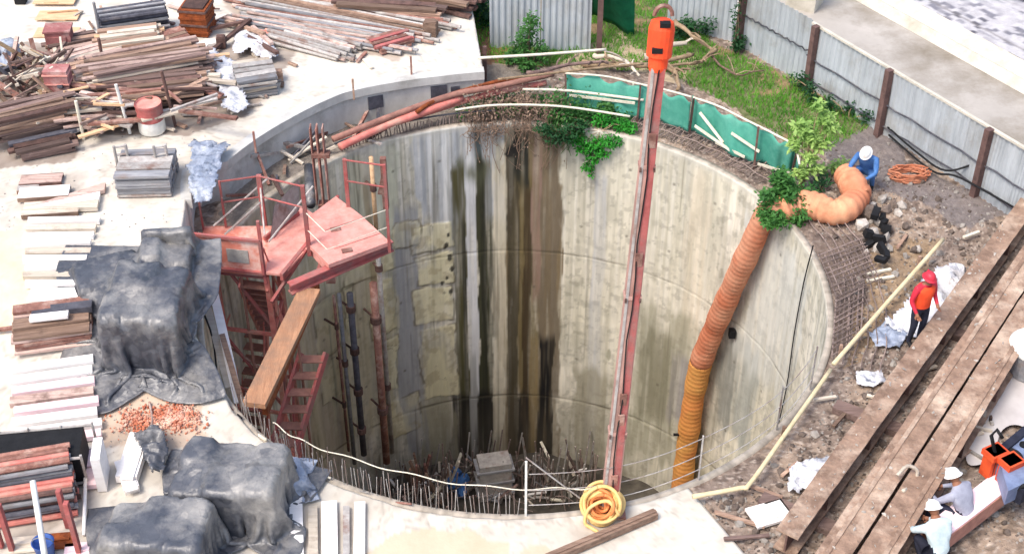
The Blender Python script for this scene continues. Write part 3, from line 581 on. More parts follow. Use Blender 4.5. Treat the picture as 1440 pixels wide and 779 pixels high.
for k in range(5):
    z0 = -0.3 - 2.1 * k; side = k % 2; base = T0.lerp(T1, 0.3 + 0.42 * (1 - side)); far = T3.lerp(T2, 0.3 + 0.42 * (1 - side))
    a, b = (base, far) if side == 0 else (far, base)
    a = a + Vector((0, 0, z0)); b = b + Vector((0, 0, z0 - 2.1)); wv = my.normalized()
    mb = MB()
    for s in (-.28, .28): mb.bar(a + wv * s, b + wv * s, 0.04, 0.2)
    st_ = mb.build('stringer', 'pipe_red', t)
    for i in range(9):
        p = a.lerp(b, (i + .5) / 9); mb = MB(); mb.box(p + Vector((0, 0, .05)), (0.56, 0.22, 0.03), rz=math.atan2(wv.y, wv.x)); mb.build('tread', 'pipe_brown', st_)
    mb = MB()
    for s in (-.3, .3): mb.tube([a + wv * s + Vector((0, 0, .9)), b + wv * s + Vector((0, 0, .9))], 0.02, 6)
    mb.build('stair_rail', 'pipe_red', t)
for k in range(9):
    z = -.9 - 1.05 * k; i = rnd.randrange(4); c = [T0, T1, T2, T3]; a, b = c[i] + Vector((0, 0, z)), c[(i + 1) % 4] + Vector((0, 0, z + u(-.9, .9))); mb = MB(); mb.tube([a, b], .022, 6); mb.build('scaffold_tube', rnd.choice(['pipe_red', 'pipe_brown', 'rust']), t)
for p in (T0.lerp(T1, .5), T1.lerp(T2, .5), at(398, 400, -.4), at(412, 420, -.5)):
    mb = MB(); mb.tube([p + Vector((0, 0, -DEPTH + .1)), p - Vector((0, 0, .1))], .03, 6); mb.build('scaffold_tube', 'pipe_brown', t)
# side flights seen lower down on the right of the tower
a, b = at(398, 572, 0) + Vector((0, 0, 0)), at(440, 505, 0)
a, b = Vector((-4.75, 20.0, -3.4)), Vector((-4.2, 21.5, -2.1))
mb = MB(); mb.bar(a, b, 0.06, 0.2); mb.bar(a + Vector((.5, 0, 0)), b + Vector((.5, 0, 0)), 0.06, 0.2); ls = mb.build('stringer', 'red_paint', t)
for i in range(6): p = a.lerp(b, (i + .5) / 6); mb = MB(); mb.box(p + Vector((.25, 0, .05)), (.5, .22, .03)); mb.build('tread', 'pipe_brown', ls)

# ---- orange plank gangway from the rim to the landing
mb = MB(); a, b = at(357, 570, 0.12), at(436, 408, -0.05); mb.bar(a, b, 0.40, 0.10)
solo(mb, 'gangplank', 'wood_orange', 'broad orange-brown plank leaning from the shaft rim up to the red landing', 'plank')
mb = MB(); a, b = at(372, 574, -0.1), at(446, 404, -0.3); mb.bar(a, b, 0.10, 0.3)
solo(mb, 'timber_beam', 'rust_orange', 'dark brown timber under the broad orange plank', 'timber')

# ---- pipes standing in the shaft by the left wall
def wallpipe(px, py, qx, qy, r, inset=0.35, zt=0.6):
    a, z = wall_hit((px + qx) / 2, 480); p = pol(a, RS - inset); return p
def riser(px, py0, py1, r, inset, name, m, label, zt=None, joints=0, lean=0.0):
    a0, z0 = wall_hit(px, py0); a1, z1 = wall_hit(px + lean, py1)
    top = pol(a0, RS - inset, z0 if zt is None else zt); bot = pol(a0, RS - inset, z1)
    t = thing(name, label, 'pipe', bot); mb = MB(); mb.tube([bot, top], r, 10); mb.build('pipe_run', m, t, smooth_=True)
    for k in range(joints):
        p = bot.lerp(top, (k + .6) / joints); mb = MB(); mb.tube([p, p + Vector((0, 0, .16))], r * 1.5, 10); mb.tube([p + Vector((0, 0, .08)), p + Vector((.0, -.02, .08)) + (Vector((CX, CY, p.z)) - p).normalized() * -inset], 0.03, 6); mb.build('coupling', 'rust_dark', t)
    return t
riser(508, 383, 645, 0.09, 0.5, 'riser_pipe', 'rust', 'thick reddish brown pipe standing upright against the stained shaft wall', joints=2)
riser(474, 400, 640, 0.075, 0.45, 'riser_pipe', 'steel_dark', 'black riser pipe with dark couplings beside the reddish brown pipe', joints=4)
riser(452, 405, 640, 0.035, 0.4, 'riser_pipe', 'rust', 'thin rusty pipe next to the black riser pipe in the shaft', joints=2)
riser(464, 405, 660, 0.05, 0.3, 'riser_pipe', 'steel_grey', 'slim grey pipe close behind the black riser pipe', joints=1)
riser(520, 300, 640, 0.06, 0.25, 'riser_pipe', 'steel_pale', 'pale grey pipe clamped to the shaft wall behind the reddish brown pipe', joints=2)
riser(512, 212, 330, 0.05, 0.3, 'riser_pipe', 'wood_ply', 'short tan pipe fixed high on the shaft wall over the pink landing', joints=1)
# rusty column at the rim with a dark blue pipe
t = thing('steel_column', 'rusty steel column standing on the ledge beside the stair landing', 'column', at(455, 290, 0)); p = at(455, 285, 0)
mb = MB(); mb.box(p + Vector((0, 0, .9)), (0.03, .22, 1.8)); mb.box(p + Vector((-.12, 0, .9)), (.02, .22, 1.8)); mb.box(p + Vector((.12, 0, .9)), (.02, .22, 1.8)); mb.box(p + Vector((0, 0, -1.0)), (.2, .2, 2.0)); mb.build('shaft_post', 'rust', t)
mb = MB(); mb.box(p + Vector((.05, -.06, 1.2)), (.36, .2, .08)); mb.build('bracket', 'rust', t)
mb = MB(); mb.tube([at(437, 288, .1), at(434, 235, .1)], 0.1, 10); solo(mb, 'drain_pipe', 'tarp_black', 'short dark grey pipe lying beside the rusty steel column', 'pipe', smooth_=True)
mb = MB(); p = at(543, 292, -.2); mb.bar(p, p + Vector((0, 0, 1.2)), .12, .12, up=(1, 0, 0)); mb.bar(p + Vector((-.1, 0, .35)), p + Vector((.02, 0, .9)), .1, .1); solo(mb, 'steel_stub', 'rust', 'short rusty brown steel stub rising above the end of the pink landing', 'steel stub')
# small scaffold clutter on the ledge by the column
for k in range(26):
    a = u(118, 152); r0 = u(5.95, 6.9); p = pol(a, r0, 0.02); d = Vector((u(-1, 1), u(-1, 1), 0)).normalized(); L = u(.4, 1.3)
    mb = MB(); mb.bar(p, p + d * L + Vector((0, 0, u(0, .5))), u(.03, .08), u(.03, .08)); solo(mb, 'scrap_bar', rnd.choice(['rust', 'rust_dark', 'wood_brown', 'steel_pale', 'wood_pale', 'steel_dark']), 'scrap bar lying in the clutter on the ledge below the retaining wall', 'scrap bar', 'scrap bars on the ledge')
# dark kerb gap and grille along the ledge edge
for k in range(46):
    a = 96 + k * 0.72; p = pol(a, 5.9, 0.0); mb = MB(); mb.bar(p, p + Vector((u(-.04, .04), u(-.04, .04), u(.16, .3))), .022, .022, up=(1, 0, 0)); solo(mb, 'rebar_stub', 'rebar', 'short bent rebar stub in the row under the red rail pipes', 'rebar', 'rebar stubs under the red rail pipes')
mb = MB(); mb.tube([pol(a, 5.9, .27) for a in np.arange(94, 131, 1.5)], .02, 6); solo(mb, 'edge_bar', 'steel_dark', 'dark bar running along the tops of the rebar stubs at the far rim', 'bar')
for x, y, z0, h, m in ((497, 165, 0, .75, 'rust'), (470, 175, 0, .5, 'steel_dark'), (579, 108, .8, .5, 'rust'), (498, 140, .8, .5, 'wood_brown'), (360, 215, .8, .5, 'rust')):
    p = at(x, y, z0); mb = MB(); mb.bar(p, p + Vector((0, 0, h)), .04, .04, up=(1, 0, 0)); solo(mb, 'stake', m, 'thin upright stake standing by the curved retaining wall', 'stake', 'stakes by the retaining wall')

# ---- long red rail pipes over the far rim
def railpipe(pts, r, m, label, nm='rail_pipe'):
    mb = MB(); mb.tube(spline([at(*p) for p in pts], 5), r, 10); return solo(mb, nm, m, label, 'pipe', smooth_=True)
railpipe([(478, 207, .35), (540, 178, .4), (590, 160, .45), (650, 138, .45)], .085, 'pipe_red', 'pinkish red pipe sloping along the far rim from the rusty column')
railpipe([(468, 196, .5), (560, 160, .55), (640, 133, .6), (700, 122, .6), (778, 104, .6)], .07, 'pipe_brown', 'long brown pipe resting behind the pinkish red pipe on the far rim')
railpipe([(560, 172, .3), (640, 146, .35), (700, 130, .4), (768, 117, .4)], .07, 'pipe_red', 'salmon pipe continuing along the rim beyond the pinkish red pipe')
railpipe([(586, 158, .55), (620, 138, .6), (700, 115, .6), (745, 109, .6)], .05, 'rust_orange', 'thin orange-brown pipe crossing over the red pipes on the far rim')
railpipe([(640, 155, .5), (700, 148, .5), (790, 150, .5), (886, 164, .5)], .025, 'rope_white', 'cream handrail in front of the dry brown vines', 'hand_rail')
railpipe([(735, 126, .55), (800, 128, .55), (905, 141, .55)], .03, 'rope_white', 'cream handrail crossing the green net near the orange hook block', 'hand_rail')
railpipe([(700, 112, .9), (770, 104, .9), (850, 95, .9), (905, 90, .9)], .028, 'bark', 'bamboo rail above the green net beside the leaning mast', 'bamboo_rail')
railpipe([(672, 82, 1.0), (760, 77, .95), (852, 70, .9)], .032, 'rope_white', 'long pale bamboo pole lying across the weeds by the metal sheets', 'bamboo_pole')
for x, y, z, h, lab in ((682, 112, .0, .85, 'rusty stump post at the corner of the white slab'), (672, 128, .0, .6, 'cream upright at the end of the retaining wall'), (888, 160, 0, .75, 'cream upright of the handrail beside the mast')):
    p = at(x, y, z); mb = MB(); mb.bar(p, p + Vector((0, 0, h)), .09 if 'rusty' in lab else .04, .09 if 'rusty' in lab else .04, up=(1, 0, 0)); solo(mb, 'post', 'rust_dark' if 'rusty' in lab else 'rope_white', lab, 'post')

# ---- mast with the orange hook block and the yellow hose
base = at(856, 716, 0.05); tip = Vector((1.93, 16.9, 7.25)) 
d = ray(925, 92); tt = (16.75) / d.y; tip = Vector((0, 0, CH)) + d * tt
t = thing('crane_mast', 'tall faded red steel mast on the near rim with an orange hook block', 'mast', base)
ax = (tip - base).normalized()
mb = MB(); sx = Vector((1, 0, 0)); mb.bar(base, tip, .26, .20, up=(0, -1, 0), w2=.19, h2=.17); mp_ = mb.build('mast_tube', 'mast_paint', t)
mb = MB(); mb.bar(base + Vector((-.105, -.112, 0)), tip + Vector((-.07, -.095, 0)), .04, .02, up=(0, -1, 0)); mb.build('edge_strip', 'steel_pale', t)
mb = MB(); mb.bar(base + Vector((.055, -.112, 0)), tip + Vector((.045, -.095, 0)),   .10, .02, up=(0, -1, 0)); mb.build('face_strip', 'red_paint', t)
for f in (.09, .24, .29, .61, .86): p = base.lerp(tip, f); mb = MB(); mb.box(p + Vector((.02, -.125, 0)), (.1, .03, .22)); mb.build('plate', 'rust', t)
hb = tip
prof = [(0.0, -.28), (.11, -.28), (.13, -.22), (.135, -.1), (.172, -.07), (.176, .30), (.15, .40), (.10, .43), (0, .43)]
M_ = ax.to_track_quat('Z', 'Y').to_matrix().to_4x4(); mb = MB(); mb.lathe(prof, hb + ax * .2, 18, M=M_); hk = mb.build('hook_block', 'hook_orange', t, smooth_=False)
def hbp(x, y, z): return hb + ax * (z + .2) + Vector((x, y, 0))
mb = MB(); mb.box(hbp(-.05, -.165, .08), (.14, .05, .07)); mb.build('slot', 'black', hk)
mb = MB(); mb.box(hbp(.02, -.13, .42), (.14, .1, .06)); mb.build('slot', 'black', hk)
mb = MB(); mb.tube([hbp(.12 * math.cos(s), 0, .47 + .14 * math.sin(s)) for s in np.linspace(0, math.pi, 9)], .03, 6); mb.build('lifting_eye', 'rust', hk)
for f in (.2, .52, .8):
    p = base.lerp(tip, f); mb = MB(); mb.bar(p - ax * .03, p + ax * .03,   .29 - .08 * f, .23 - .03 * f, up=(0, -1, 0)); fl_ = mb.build('joint_flange', 'mast_paint', t)
    for s_ in (-1, 1):
        for z_ in (-.015, .015): mb = MB(); mb.box(p + Vector((s_ * (.12 - .03 * f), -.14 + .02 * f, z_)), (.03, .03, .03)); mb.build('bolt', 'rust_dark', fl_)
mb = MB(); mb.tube([base.lerp(tip, i / 14) + Vector((-.01 + .02 * math.sin(i * 1.9), -.14 + .02 * i / 14, 0)) for i in range(1, 15)], .011, 5); mb.build('hoist_cable', 'black', t)
mb = MB(); mb.box(base + Vector((0, 0, .03)), (.5, .45, .05)); mb.build('base_plate', 'rust', t)
# coil of hose hung on the foot of the mast
t = thing('hose_coil', 'coil of yellow hose with an orange core leaning against the foot of the red mast', 'hose', at(848, 738, .05)); cc = at(846, 708, .32)
M_ = Euler((R(58), 0, R(-14))).to_matrix().to_4x4()
def torus(cen, Rr, r, M, sx=1, n=36, jit=.0):
    pts = []
    for i in range(n + 1):
        s = 2 * math.pi * i / n; pts.append(cen + M @ Vector((Rr * math.cos(s) * sx, Rr * math.sin(s), jit * math.sin(3 * s))))
    return pts
mb = MB()
for k in range(9): mb.tube(torus(cc + M_ @ Vector((u(-.05, .05), u(-.05, .06), -.16 + .035 * k)), u(.22, .30), .03, M_ @ Euler((u(-.12, .12), u(-.12, .12), u(0, 6))).to_matrix().to_4x4(), u(.82, 1), jit=.03), .03, 8)
mb.build('outer_coil', 'hose_yellow', t, smooth_=True)
mb = MB()
for k in range(8): mb.tube(torus(cc + M_ @ Vector((u(-.05, .05), u(-.06, .04), -.1 + .03 * k)), u(.1, .23), .03, M_ @ Euler((u(-.15, .15), u(-.15, .15), u(0, 6))).to_matrix().to_4x4(), u(.8, 1), jit=.03), .027, 8)
mb.build('inner_coil', 'hose_orange', t, smooth_=True)
mb = MB(); mb.tube(spline([cc + M_ @ Vector((.3, -.1, .1)), cc + M_ @ Vector((.1, .1, .16)), cc + M_ @ Vector((-.15, -.05, .17)), cc + M_ @ Vector((-.2, -.3, .12)), at(832, 742, .07), at(845, 750, .07)], 6), .028, 7); mb.build('loose_end', 'hose_yellow', t, smooth_=True)
# bar lying on the slab
mb = MB(); a, b = at(770, 786, .14), at(922, 722, .12); mb.bar(a, b, .14, .12); mb.bar(a + Vector((0, 0, .07)), b + Vector((0, 0, .07)), .05, .02)
solo(mb, 'steel_bar', 'wood_brown', 'weathered brown bar lying on the white slab in front of the yellow hose coil', 'bar')

# ---- near rim guard: stubs, rope, post, wires
for k in range(86):
    a = 216 + k * 0.64 + u(-.2, .2); h = u(.38, .56) if k % 6 else u(.5, .7); p = pol(a, 5.78 + u(-.03, .03), -.1)
    mb = MB(); mb.tube([p, p + Vector((u(-.05, .05), u(-.05, .05), h + .1))], .0065, 5); solo(mb, 'starter_bar', 'steel_pale' if k % 3 else 'rebar', 'thin starter bar standing on the near rim under the white rope', 'rebar', 'starter bars along the near rim')
pts = [at(384, 594, .3), at(410, 612, .45), at(450, 630, .5), at(520, 652, .5), at(600, 672, .5), at(690, 685, .5), at(775, 687, .5), at(832, 686, .5)]
mb = MB(); mb.tube([p + Vector((0, 0, .03 * math.sin(i * .9))) for i, p in enumerate(spline(pts, 6))], .010, 6); solo(mb, 'guard_rope', 'rope_white', 'dirty white rope strung above the starter bars along the near rim', 'rope')
t = thing('guard_post', 'white guard post with a diagonal brace on the near rim left of the mast', 'post', pol(270.8, 5.8, 0)); p = pol(271.6, 5.8, 0)
mb = MB(); mb.bar(p, p + Vector((0, 0, 1.2)), .035, .035, up=(1, 0, 0)); mb.build('upright', 'white_paint', t)
mb = MB(); mb.bar(p + Vector((0, 0, 1.28)), at(826, 708, .1), .018, .018); mb.build('brace', 'steel_pale', t)
for k, z in enumerate((.28, .6, .95)):
    pts = [pol(a, 5.82, z - .05 * math.sin((a - 272) * .1) ** 2) for a in np.arange(272, 331, 2)]
    mb = MB(); mb.tube(pts, .0075, 5); solo(mb, 'guard_wire', 'steel_pale', 'thin guard wire strung from the white post around the near rim', 'wire', 'guard wires round the near rim')
for a in (300, 318, 330): p = pol(a, 5.82, 0); mb = MB(); mb.bar(p, p + Vector((0, 0, 1.0)), .025, .025, up=(1, 0, 0)); solo(mb, 'wire_stake', 'steel_pale', 'slim grey stake holding the guard wires', 'stake', 'stakes of the guard wires')
# ropes, cables and pale boards down the left side of the shaft
for k, (x0, y0, x1, y1, w_, m, lab) in enumerate(((286, 410, 322, 545, .13, 'wood_pale', 'pale grey board hanging on the shaft wall under the coral guard panel'), (299, 404, 336, 566, .16, 'board_white', 'whitish weathered board hanging on the shaft wall beside the tower'), (312, 470, 342, 572, .1, 'wood_brown', 'brown board hanging on the shaft wall beside the tower'))):
    a, z = wall_hit(400, 500); p0 = at(x0, y0, -.1); p1 = at(x1, y1, -.35); mb = MB(); mb.bar(p0, p1, w_, .03); solo(mb, 'hanging_board', m, lab, 'board')
for k in range(7):
    a0, a1 = 178 + k * 6, 200 + k * 7; pts = [pol(a0, 5.9, .12), pol((a0 + a1) / 2 - 3, 5.7 - .1 * q(), -.2 - .5 * q()), pol(a1, 5.75, -.15 - .2 * q()), pol(a1 + 12, 5.85, .1)]
    mb = MB(); mb.tube(spline(pts, 6), u(.012, .028), 6); solo(mb, 'cable', rnd.choice(['steel_pale', 'rope_white', 'rust', 'black']), 'slack cable draped along the near rim below the black tarpaulins', 'cable', 'cables draped on the rim', smooth_=True)
a, z = wall_hit(1130, 400); pts = [pol(a + 2.0, 5.7, -.6), pol(a, 5.68, -2), pol(a - 1.5, 5.66, -4), pol(a - 4, 5.66, -6)]
pts = []
for x, y in ((1147, 345), (1133, 400), (1120, 470), (1110, 540), (1097, 600)): aa_, z = wall_hit(x, y); pts.append(pol(aa_, 5.7, z))
mb = MB(); mb.tube(spline(pts, 5), .014, 5); solo(mb, 'cable', 'black', 'thin black cable hanging down the shaft wall beside the orange duct', 'cable')
a_, z_ = wall_hit(1033, 467); mb = MB(); mb.box(pol(a_, 5.68, z_), (.14, .14, .2)); solo(mb, 'lifting_pocket', 'black', 'small dark pocket in the shaft wall beside the orange duct', 'pocket')

# ---- orange ventilation duct
t = thing('ventilation_duct', 'long orange corrugated ventilation duct hanging over the rim into the shaft', 'duct', at(1085, 305, 0))
def wp(x, y, ins): a, z = wall_hit(x, y); return pol(a, RS - ins, z)
def corrug(pts, r0, r1, m, nm, pitch=.13, amp=.021):
    sp = spline(pts, 10); L = [0]
    for i in range(1, len(sp)): L.append(L[-1] + (sp[i] - sp[i - 1]).length)
    n = int(L[-1] / pitch * 4); out = []; rad = []; j = 0
    for i in range(n + 1):
        s = L[-1] * i / n
        while j < len(L) - 2 and L[j + 1] < s: j += 1
        f = (s - L[j]) / max(L[j + 1] - L[j], 1e-6); out.append(sp[j].lerp(sp[j + 1], f)); rad.append((r0 + (r1 - r0) * i / n) * (1 + (-1.4 * amp, .5 * amp, amp, .5 * amp)[i % 4]) * (1 + .04 * math.sin(s * 3.7) + .03 * math.sin(s * 9.1 + 1)))
    mb = MB(); mb.tube(out, .3, 22, radii=rad, cap=True); return mb.build(nm, m, t, smooth_=True)
corrug([at(1130, 288, .22), at(1108, 288, .22), wp(1088, 302, .18) + Vector((0, 0, .06)), wp(1071, 345, .30), wp(1045, 400, .32), wp(1016, 462, .32), wp(1000, 500, .32)], .235, .25, 'duct_orange', 'upper_hose')
corrug([wp(1000, 500, .32), wp(991, 540, .32), wp(983, 590, .32), wp(976, 640, .32), wp(970, 700, .35)], .25, .25, 'duct_yellow', 'lower_hose')
corrug([at(1096, 296, .15), at(1125, 287, .22), at(1150, 291, .24), at(1172, 299, .22), at(1192, 292, .26), at(1205, 276, .24), at(1200, 262, .38), at(1190, 246, .34)], .27, .26, 'duct_pale', 'ground_hose', pitch=.15, amp=.05)
mb = MB(); p = wp(975, 595, .58); mb.box(p + Vector((.02, -.0, 0)), (.2, .06, .04)); mb.build('tear', 'black', t)
# ---- yellow rail poles along the right rim
mb = MB(); mb.tube(spline([at(1326, 337, .3), at(1250, 423, .3), at(1172, 512, .3)], 5), .042, 8); solo(mb, 'rail_pole', 'pole_yellow', 'straight cream yellow pole lying past the orange worker', 'pole', smooth_=True)
mb = MB(); mb.tube(spline([at(1168, 520, .25), at(1110, 602, .25), at(1056, 678, .22), at(1040, 686, .2), at(974, 698, .2)], 5), .04, 8); solo(mb, 'rail_pole', 'pole_yellow', 'cream yellow pole bent at the corner of the white slab', 'pole', smooth_=True)
for x, y in ((1290, 378), (1180, 503), (1100, 618)): p = at(x, y, 0); mb = MB(); mb.bar(p, p + Vector((0, 0, .3)), .05, .05, up=(1, 0, 0)); solo(mb, 'pole_support', 'wood_brown', 'short brown stake propping up a cream yellow pole', 'stake', 'stakes under the yellow poles')
# ---- heavy H-beams
wdir = None
def hbeam(p0, p1, w, h, label, z=.12, ridge=0.0):
    a, b = at(*p0, z + h), at(*p1, z + h); d = (b - a).normalized(); s = Vector((d.y, -d.x, 0)); t = thing('steel_beam', label, 'beam', (a + b) / 2 - Vector((0, 0, h)), 'heavy steel beams beside the shaft')
    D = Vector((0, 0, 1)); tf = .035
    n = 60; mb = MB()
    for zz_, th_ in ((-tf / 2, tf), (-h + tf / 2, tf)):
        vs = []; fs = []
        for i in range(n + 1):
            c = a.lerp(b, i / n) + D * zz_ ; jw = u(-.004, .004)
            for sg, dz in ((-1, th_ / 2), (1, th_ / 2), (1, -th_ / 2), (-1, -th_ / 2)): vs.append(c + s * sg * (w / 2 + jw) + D * dz)
        for i in range(n):
            for k in range(4): fs.append((i * 4 + k, i * 4 + 4 + k, i * 4 + 4 + (k + 1) % 4, i * 4 + (k + 1) % 4))
        fs += [(0, 1, 2, 3), tuple(n * 4 + k for k in (3, 2, 1, 0))]; mb.add(vs, fs)
    mb.build('flange', 'beam_rust', t)
    mb = MB(); mb.bar(a - D * h / 2, b - D * h / 2, .03, h - 2 * tf); mb.build('web', 'rust_dark', t)
    if ridge: mb = MB(); mb.bar(a + s * ridge + D * .012, b + s * ridge + D * .012, .07, .022); mb.build('welded_strip', 'beam_rust', t)
    L = (b - a).length
    for k in range(int(L / 1.6)):
        p = a + d * (k + .7) * 1.6 - D * h / 2
        mb = MB()
        for sg in (-1, 1): mb.box(p + s * sg * w / 4, (.02, w / 2 - .04, h - .08), rz=math.atan2(d.y, d.x))
        mb.build('stiffener', 'rust_dark', t)
    # lumps of dried mud on the top flange are part of its look
    mb = MB()
    for k in range(int(L * 7)): p = a + d * u(0, L) + s * u(-w / 2, w / 2) * .9 + D * .003; mb.rock(p, u(.012, .05), sq=.3)
    tag(mb.build('mud_crust', 'stone', t), None, None, None, 'stuff')
    return t
hbeam((1107, 750), (1448, 282), .36, .42, 'rust brown steel beam with a free near end, nearest to the shaft rim')
hbeam((1124, 851), (1466, 336), .45, .5, 'middle rust brown steel beam with a welded strip, between two dark gaps', ridge=-.08)
hbeam((1184, 858), (1474, 394), .48, .5, 'rust brown steel beam on the outer side next to the white-helmeted workers', ridge=.1)
for x, y in ((1150, 735), (1250, 600), (1345, 470)):
    p = at(x, y, .06); mb = MB(); mb.box(p, (1.9, .24, .13), rz=R(-32)); solo(mb, 'sleeper', 'wood_dark', 'dark timber sleeper laid under the rust brown steel beams', 'timber', 'sleepers under the steel beams')
# ================================================================ STORAGE YARD
def tarp(name, cen, size, yaw, boxes, n, m, label, cat='tarpaulin', z0=None, slack=1.06, steps=80, seed=1, zground=None, fold=.010):
    """sheet let fall over boxes (cx, cy, yaw, hx, hy, z0, z1) and settled with distance constraints"""
    rs = np.random.RandomState(seed); W_, D_ = size; nu = n; nv = max(8, int(n * D_ / W_))
    gx, gy = np.meshgrid(np.linspace(-W_ / 2, W_ / 2, nu), np.linspace(-D_ / 2, D_ / 2, nv), indexing='ij')
    ex = 0.5 + 0.5 * fbm(gx * 2, gy * 2, seed, 2)
    c, s = math.cos(yaw), math.sin(yaw); top = max(b[6] for b in boxes) + 0.12
    P = np.stack([cen[0] + c * gx - s * gy, cen[1] + s * gx + c * gy, np.full(gx.shape, top) + 0.18 * (fbm(gx * 3, gy * 3, seed + 5, 3) - 0.5) + 0.03 * rs.rand(*gx.shape)], -1)
    Q = P.copy(); lu, lv = W_ / (nu - 1) * slack, D_ / (nv - 1) * slack; ld = math.hypot(lu, lv)
    def con(a, b, L, k=1.0):
        d = P[b] - P[a]; ln = np.sqrt((d * d).sum(-1, keepdims=True)) + 1e-9; cr = d * (0.5 * k * (ln - L) / ln); P[a] += cr; P[b] -= cr
    S = slice
    cons = []
    for p in (0, 1):
        m_ = (nu - p) // 2; cons.append(((S(p, p + 2 * m_ - 1, 2), S(None)), (S(p + 1, p + 2 * m_, 2), S(None)), lu, 1))
        m_ = (nv - p) // 2; cons.append(((S(None), S(p, p + 2 * m_ - 1, 2)), (S(None), S(p + 1, p + 2 * m_, 2)), lv, 1))
        m_ = (nu - p) // 2
        cons.append(((S(p, p + 2 * m_ - 1, 2), S(0, nv - 1)), (S(p + 1, p + 2 * m_, 2), S(1, nv)), ld, .5)); cons.append(((S(p, p + 2 * m_ - 1, 2), S(1, nv)), (S(p + 1, p + 2 * m_, 2), S(0, nv - 1)), ld, .5))
    for p in range(4):
        m_ = (nu - p) // 4; 
        if m_ > 0: cons.append(((S(p, p + 4 * m_ - 2, 4), S(None)), (S(p + 2, p + 4 * m_, 4), S(None)), 2 * lu, .06))
        m_ = (nv - p) // 4
        if m_ > 0: cons.append(((S(None), S(p, p + 4 * m_ - 2, 4)), (S(None), S(p + 2, p + 4 * m_, 4)), 2 * lv, .06))
    def collide():
        hit = np.zeros(P.shape[:2], bool)
        for bx, by, bw, hx, hy, b0, b1 in boxes:
            cb, sb = math.cos(bw), math.sin(bw); dx, dy = P[..., 0] - bx, P[..., 1] - by; lx, ly = cb * dx + sb * dy, -sb * dx + cb * dy
            px, py, pz = hx - np.abs(lx), hy - np.abs(ly), b1 - P[..., 2]; ins = (px > 0) & (py > 0) & (pz > 0)
            k = np.argmin(np.stack([px, py, pz * 0.7], -1), -1)
            mz = ins & (k == 2); P[..., 2][mz] = b1
            mx = ins & (k == 0); sg = np.sign(lx) * px; P[..., 0][mx] += (cb * sg)[mx]; P[..., 1][mx] += (sb * sg)[mx]
            my = ins & (k == 1); sg = np.sign(ly) * py; P[..., 0][my] += (-sb * sg)[my]; P[..., 1][my] += (cb * sg)[my]
            hit |= ins
        g = (DECK * smooth(16.6, 20.5, P[..., 1]) + 0.075 if zground is None else zground) + .012 * ex
        lo = P[..., 2] < g; P[..., 2][lo] = (g if np.ndim(g) == 0 else g[lo]); return hit | lo
    for k in range(steps):
        v = (P - Q) * 0.93; Q = P.copy(); P += v; P[..., 2] -= 9.8 * 0.02 ** 2 * 1.6
        for it in range(15):
            for a_, b_, L, kk in cons: con(a_, b_, L, kk)
            if it % 3 == 2: h = collide()
        h = collide(); Q[h] = P[h] - 0.25 * (P - Q)[h]
    P[..., 2] += 0.02
    du_ = np.gradient(P, axis=0); dv_ = np.gradient(P, axis=1); nn = np.cross(du_, dv_); nn /= np.linalg.norm(nn, axis=-1, keepdims=True) + 1e-9
    wx_ = gx + .35 * (fbm(gx * 1.5, gy * 1.5, seed + 61, 3) - .5); wy_ = gy + .35 * (fbm(gx * 1.5, gy * 1.5, seed + 62, 3) - .5)
    rg = lambda a_, b_, s_: (1 - np.abs(2 * fbm(a_, b_, s_, 2) - 1)) ** 7
    wr = .9 * rg(wx_ * 1.3 + wy_ * .9, (wy_ - wx_) * 3.0, seed + 63) + .8 * rg(wx_ * 3.2, wy_ * 1.1, seed + 64) + .5 * rg(wx_ * 5, wy_ * 5, seed + 65)
    P += nn * (wr * fold)[..., None]
    o = gridmesh(name, P.reshape(-1, 3), nu, nv, m)
    md = o.modifiers.new('thickness', 'SOLIDIFY'); md.thickness = 0.008; md.offset = 1
    return tag(o, label, cat)
def boxfrom(f0, f1, depth, h, sink=0.0):
    """box whose near bottom edge runs f0-f1, going back by depth"""
    d = (f1 - f0); L = d.length; d.normalize(); nrm = Vector((-d.y, d.x, 0)); c = (f0 + f1) / 2 + nrm * depth / 2; zb = min(f0.z, f1.z)
    return (c.x, c.y, math.atan2(d.y, d.x), L / 2, depth / 2, zb - sink, zb + h)
b1 = boxfrom(on(146, 526), on(258, 530), 1.6, 1.32); b1b = boxfrom(on(118, 436), on(205, 410), .9, .4); b1c = boxfrom(on(196, 400), on(270, 396), 1.35, .62); b1d = boxfrom(on(190, 420), on(262, 400), .8, 1.2)
def piles(b, nx, ny, lo=.72, gap=.05):
    """uneven goods under one sheet: a block split into stacks of different heights"""
    cx, cy, w_, hx, hy, z0, z1 = b; c, s = math.cos(w_), math.sin(w_); out = []
    for i in range(nx):
        for j in range(ny):
            lx, ly = -hx + hx * (2 * i + 1) / nx, -hy + hy * (2 * j + 1) / ny
            out.append((cx + c * lx - s * ly, cy + s * lx + c * ly, w_ + u(-.12, .12), hx / nx - gap * u(.3, 1.6), hy / ny - gap * u(.3, 1.6), z0, z0 + (z1 - z0) * u(lo, 1.0)))
    return out
tarp('tarpaulin', ((b1[0] - .3), b1[1] + .35, 0), (3.2, 4.1), .12, piles(b1, 3, 2, .84) + [b1b] + piles(b1c, 2, 2, .55), 100, 'tarp_black', 'largest grey-black tarpaulin, draped over a tall stack beside the coral platform', seed=3, slack=1.07)
b2 = boxfrom(on(238, 752), on(396, 764), 1.3, 1.0); b2b = boxfrom(on(300, 700), on(380, 690), .5, 1.08); b2c = boxfrom(on(290, 730), on(350, 725), .7, 1.12)
tarp('tarpaulin', (b2[0] - .05, b2[1] + .0, 0), (3.05, 2.4), -.14, piles(b2, 3, 2, .76), 96, 'tarp_black', 'grey-black tarpaulin over a square stack, beside the red brick rubble', seed=8, slack=1.07)
